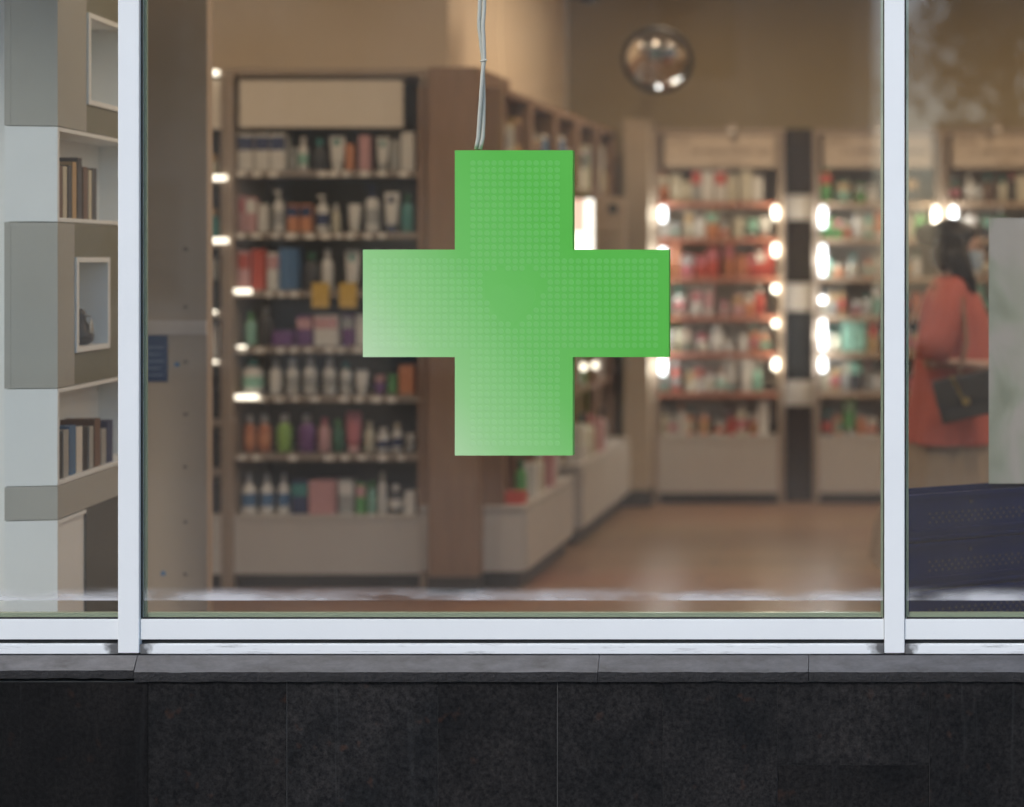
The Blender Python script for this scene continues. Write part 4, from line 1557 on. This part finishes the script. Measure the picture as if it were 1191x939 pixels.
# trunk and head (facing +X)
for c, r in (((0, 0, .93), (.115, .165, .12)), ((-.005, 0, 1.05), (.1, .14, .14)), ((0, 0, 1.2), (.11, .155, .15)), ((-.01, 0, 1.32), (.09, .15, .09))):
    bm_ellipsoid(bm, c, r)
limb(bm, [(-.01, 0, 1.36), (.012, 0, 1.46)], [.055, .05])
bm_ellipsoid(bm, (.025, 0, 1.545), (.092, .072, .105), 20, 14)
bm_ellipsoid(bm, (.055, 0, 1.5), (.06, .052, .06))
bm_ellipsoid(bm, (.118, 0, 1.525), (.017, .012, .02), 10, 8)          # nose
bm_ellipsoid(bm, (.104, 0, 1.487), (.012, .022, .006), 10, 6)          # upper lip
bm_ellipsoid(bm, (.102, 0, 1.477), (.012, .02, .007), 10, 6)
for s in (-1, 1):
    bm_ellipsoid(bm, (.012, s * .072, 1.535), (.018, .009, .03), 10, 8)  # ears
    limb(bm, [(0, s * .085, .9), (.01, s * .085, .5), (-.01, s * .08, .09)], [.085, .056, .036])
    limb(bm, [(-.02, s * .08, .045), (.12, s * .085, .03)], [.038, .026])
# right arm (towards the street): upper arm back, forearm forward along the bag
arms = {-1: [(-.01, -.165, 1.35), (-.1, -.225, 1.06), (.13, -.235, 1.04)], 1: [(-.01, .165, 1.35), (.0, .215, 1.08), (.2, .16, 1.12)]}
for s, (sh, el_, wr) in arms.items():
    limb(bm, [sh, el_, wr], [.05, .038, .025])
    sh, el_, wr = Vector(sh), Vector(el_), Vector(wr)
    dr = (wr - el_).normalized()
    side = dr.cross(Vector((0, 0, 1))).normalized()
    upv = side.cross(dr).normalized()
    palm = wr + dr * .05
    limb(bm, [wr, wr + dr * .04, wr + dr * .085], [.024, .032, .03], 10)
    for f, (o_, ln) in enumerate(((-.027, .062), (-.009, .07), (.009, .066), (.027, .052))):
        b0 = wr + dr * .085 + upv * o_
        b1 = b0 + dr * ln * .5 + side * (-s) * -.012
        b2 = b1 + dr * ln * .3 + side * (-s) * -.028
        limb(bm, [b0, b1, b2], [.0095, .0088, .0075], 8)
    t0 = wr + dr * .03 + upv * .028
    limb(bm, [t0, t0 + dr * .03 + upv * .022, t0 + dr * .055 + upv * .02], [.012, .0105, .009], 8)
bo = obj('body', bm, M_skin, per)
rm = bo.modifiers.new('remesh', 'REMESH')
rm.mode = 'VOXEL'
rm.voxel_size = .0065
rm.use_smooth_shade = True
smo = bo.modifiers.new('smooth', 'SMOOTH')
smo.factor = .5
smo.iterations = 3
for s in (-1, 1):
    bm = bmesh.new()
    bm_ellipsoid(bm, (.103, s * .03, 1.55), (.009, .013, .008), 10, 8)
    obj('eye', bm, pm(C['black']), per, smooth=True)


def loft(bm, rings, n, fold=0.0, freq=7, seed=0):
    """rings: (cx, cy, z, rx, ry, foldscale)"""
    vs = []
    for (cx, cy, z, rx, ry, fs) in rings:
        ring = []
        for k in range(n):
            t = 2 * math.pi * k / n
            f_ = 1 + fold * fs * (math.sin(freq * t + seed) * .6 + math.sin((freq * 2 + 1) * t + seed * 2 + z * 3) * .4)
            ring.append(bm.verts.new((cx + rx * f_ * math.cos(t), cy + ry * f_ * math.sin(t), z)))
        vs.append(ring)
    for a_, b_ in zip(vs, vs[1:]):
        for k in range(n):
            bm.faces.new((a_[k], a_[(k + 1) % n], b_[(k + 1) % n], b_[k]))


bm = bmesh.new()
loft(bm, [(-.01, 0, .70, .215, .25, 1), (-.005, 0, .80, .20, .235, .8), (0, 0, .95, .18, .215, .6), (0, 0, 1.1, .165, .2, .5), (0, 0, 1.24, .15, .2, .3), (-.01, 0, 1.34, .12, .19, .1), (-.012, 0, 1.39, .09, .14, .05), (-.008, 0, 1.42, .066, .075, 0)], 64, .07, 6, 1.3)
to = obj('red_top', bm, M_redcloth, per, smooth=True)
for s, (sh, el_, wr) in arms.items():
    bm = bmesh.new()
    sh, el_ = Vector(sh), Vector(el_)
    dirn = (el_ - sh)
    pts = [sh - dirn * .12 + Vector((0, -s * .03, .0)), sh, sh + dirn * .35, sh + dirn * .7, sh + dirn * 1.0]
    bm_tube(bm, pts, [.05, .07, .082, .08, .074], 18)
    obj('sleeve', bm, M_redcloth, to, smooth=True)
bm = bmesh.new()
loft(bm, [(-.03, 0, .165, .335, .32, 1.2), (-.025, 0, .3, .32, .3, 1.1), (-.015, 0, .5, .27, .26, .9), (-.01, 0, .7, .2, .21, .6), (-.005, 0, .82, .17, .19, .3), (0, 0, .92, .13, .17, .1)], 96, .06, 9, .4)
obj('long_skirt', bm, M_skirt, per, smooth=True)
for s in (-1, 1):
    bm = bmesh.new()
    bm_ellipsoid(bm, (.05, s * .085, .035), (.12, .045, .034))
    bm_box(bm, -.07, .16, s * .085 - .04, s * .085 + .04, .002, .018, .004)
    obj('shoe', bm, pm(C['brown']), per, smooth=True)
bm = bmesh.new()
bm_ellipsoid(bm, (.0, 0, 1.572), (.098, .086, .1), 24, 16)
bm_ellipsoid(bm, (-.035, 0, 1.52), (.068, .078, .085), 20, 12)
bm_ellipsoid(bm, (.02, 0, 1.6), (.085, .078, .062), 20, 12)
for k in range(90):
    t = random.uniform(0, 2 * math.pi)
    ph = random.uniform(.2, 1.3)
    c_ = Vector((-.01 + .095 * math.cos(t) * math.sin(ph), .086 * math.sin(t) * math.sin(ph), 1.575 + .1 * math.cos(ph)))
    if c_.x < .06:
        bm_tube(bm, [c_, c_ + Vector((-.03, random.uniform(-.01, .01), -.012)), c_ + Vector((-.055, random.uniform(-.015, .015), -.035))], [.004, .0035, .001], 5)
hr = obj('hair', bm, M_hair, per, smooth=True)
bm = bmesh.new()
bm_ellipsoid(bm, (-.118, 0, 1.6), (.05, .055, .052), 18, 12)
for k in range(26):
    t = k / 26 * 2 * math.pi
    pts = [(-.118 + .05 * math.cos(t + q_ * .5) * math.cos(q_ * .5), .056 * math.sin(t + q_ * .5) * math.cos(q_ * .5), 1.6 + .055 * math.sin(q_ * .5)) for q_ in range(-2, 3)]
    bm_tube(bm, pts, .005, 5)
obj('bun', bm, M_hair, hr, smooth=True)
# hair falling over the far shoulder
bm = bmesh.new()
for k in range(34):
    x = .015 + random.uniform(-.045, .045)
    y = -.06 + random.uniform(-.035, .03)
    pts = [(x * .6, y * .9, 1.585), (x + .0, y - .025, 1.52), (x + .02, y - .035, 1.44), (x + .045, y - .05, 1.36 + random.uniform(-.03, .04))]
    bm_tube(bm, pts, [.012, .013, .012, .003], 6)
obj('loose_lock', bm, M_hair, hr, smooth=True)
bm = bmesh.new()
bm_tube(bm, [(-.07 + .006 * math.cos(t), .05 * math.cos(t * math.pi / 8), 1.59 + .05 * math.sin(t * math.pi / 8)) for t in range(17)], .013, 8, caps=False)
obj('hair_tie', bm, pm((.22, .26, .32), .6), hr, smooth=True)
# pale face mask
bm = bmesh.new()
loft(bm, [(.055, 0, 1.445, .062, .056, 0), (.058, 0, 1.47, .07, .062, 0), (.058, 0, 1.5, .075, .066, 0), (.056, 0, 1.53, .07, .068, 0)], 32)
bmesh.ops.delete(bm, geom=[v for v in bm.verts if v.co.x < .05], context='VERTS')
obj('face_mask', bm, pm((.42, .5, .56), .7), per, smooth=True)

# her shoulder bag
bgx = XP(1127, 6.26)
bag = thing('shoulder_bag', 'dark grey flap handbag with gold clasp hanging at the hip of the person', 'bag', (bgx, 6.26 - CAMD, ZP(486, 6.26)))
bag.rotation_euler = (0, rad(-13), 0)
M_leather = mat('dark_grey_leather', (.05, .048, .044), .38, var=.2, scale=14, bump=.2, bscale=220)
M_gold = mat('gold_clasp', (.7, .5, .2), .3, metal=.9)
box('bag_body', -.115, .13, -.045, .045, 0, .17, M_leather, bag, .014)
box('flap', -.118, .133, -.056, -.0455, .075, .178, M_leather, bag, .004)
box('flap_top', -.118, .133, -.055, .046, .1705, .182, M_leather, bag, .004)
box('clasp', -.012, .018, -.064, -.0565, .06, .09, M_gold, bag, .003)
bm = bmesh.new()
for k in range(7):
    c_ = Vector((-.01 - k * .0035, -.062 + .001 * (k % 2), .1 + k * .014))
    bm_tube(bm, [c_ + Vector((.006 * math.cos(t * math.pi / 4), 0, .009 * math.sin(t * math.pi / 4))) for t in range(9)], .0022, 5, caps=False)
obj('chain', bm, M_gold, bag)
M_strap = mat('tan_strap', (.24, .13, .08), .6)
bm = bmesh.new()
rb = Matrix.Rotation(rad(13), 3, 'Y')
top = rb @ (PO + Vector((.0, -.1, 1.405)) - bag.location)
pts = [Vector((.0, .0, .18)), rb @ (PO + Vector((.05, -.24, 1.14)) - bag.location), rb @ (PO + Vector((.03, -.215, 1.33)) - bag.location), top, rb @ (PO + Vector((-.1, -.1, 1.37)) - bag.location)]
bm_tube(bm, pts, .011, 8)
obj('strap', bm, M_strap, bag, smooth=True)

# ------------------------------------------------------------------ across the street (seen only as reflections in the glass)
lowb = thing('low_building', 'low flat-roofed shop building across the street', 'building', (6.5, -17, 0))
box('wall', -6.5, 8, -8, 0, .002, 3.3, M_facade, lowb)
box('parapet', -6.55, 8.05, -.3, .12, 3.302, 3.55, M_stonetrim, lowb)
for k in range(5):
    o = box('window', -5.6 + k * 2.6, -3.9 + k * 2.6, .002, .05, .7, 2.4, M_stonetrim, lowb)
    box('pane', -.75, .75, .02, .035, .1, 1.6, M_darkpane, o)
op = thing('opposite_building', 'rendered building with rows of windows across the street', 'building', (-17.2, -17, 0))
box('wall', -20, 16, -8, 0, .002, 13, M_facade, op)
box('cornice', -20.1, 16.1, -.6, .35, 13.002, 13.5, M_stonetrim, op)
box('ground_band', -20, 16, .002, .12, .004, .9, M_stonetrim, op)
wbase = None
for r_ in range(4):
    for k in range(13):
        x = -18 + k * 2.6
        z = .9 + r_ * 3.1
        if wbase is None:
            wbase = box('window', x, x + 1.3, .002, .05, z, z + 1.9, M_stonetrim, op)
            wpane = box('pane', -.55, .55, .02, .035, .1, 1.8, M_darkpane, wbase)
        else:
            o = wbase.copy()
            COL.objects.link(o)
            o.location = (x + .65, .026, z)
            p_ = wpane.copy()
            COL.objects.link(p_)
            p_.parent = o

M_leaf = mat('tree_leaf', (.06, .10, .03), .6, var=.4, scale=2)
M_bark = mat('tree_bark', (.07, .05, .035), .9, var=.3, scale=12, bump=.6)
for i, (tx, ty) in enumerate(((-8.5, -14.8), (.9, -14.6), (-14.0, -14.9))):
    tr_ = thing('street_tree', 'leafy street tree across the road, %s along the far pavement' % ORD[i], 'tree', (tx, ty, 0), 0, 'street trees across the road')
    r_ = random.Random(60 + i)
    bm = bmesh.new()
    bm_tube(bm, [(0, 0, 0), (.05, .02, 1.5), (-.03, .05, 3.2), (.1, 0, 5.0)], [.17, .13, .1, .05], 10)
    for k in range(7):
        an = r_.uniform(0, 6.28)
        z = r_.uniform(2.6, 4.4)
        bm_tube(bm, [(0, 0, z), (.7 * math.cos(an), .7 * math.sin(an), z + .6), (1.4 * math.cos(an), 1.4 * math.sin(an), z + 1.0)], [.06, .04, .015], 6)
    obj('trunk', bm, M_bark, tr_, smooth=True)
    bm = bmesh.new()
    cl_ = [Vector((r_.gauss(0, .9), r_.gauss(0, .7), 4.6 + r_.gauss(0, .8))) for _ in range(26)]
    for c_ in cl_:
        for k in range(110):
            p = c_ + Vector((r_.gauss(0, .33), r_.gauss(0, .33), r_.gauss(0, .28)))
            s_ = r_.uniform(.05, .1)
            ax = Vector((r_.gauss(0, 1), r_.gauss(0, 1), r_.gauss(0, 1))).normalized()
            bx_ = ax.orthogonal().normalized()
            vv = [bm.verts.new(p + ax * s_), bm.verts.new(p + bx_ * s_ * .5), bm.verts.new(p - ax * s_), bm.verts.new(p - bx_ * s_ * .5)]
            bm.faces.new(vv)
    obj('crown', bm, M_leaf, tr_)
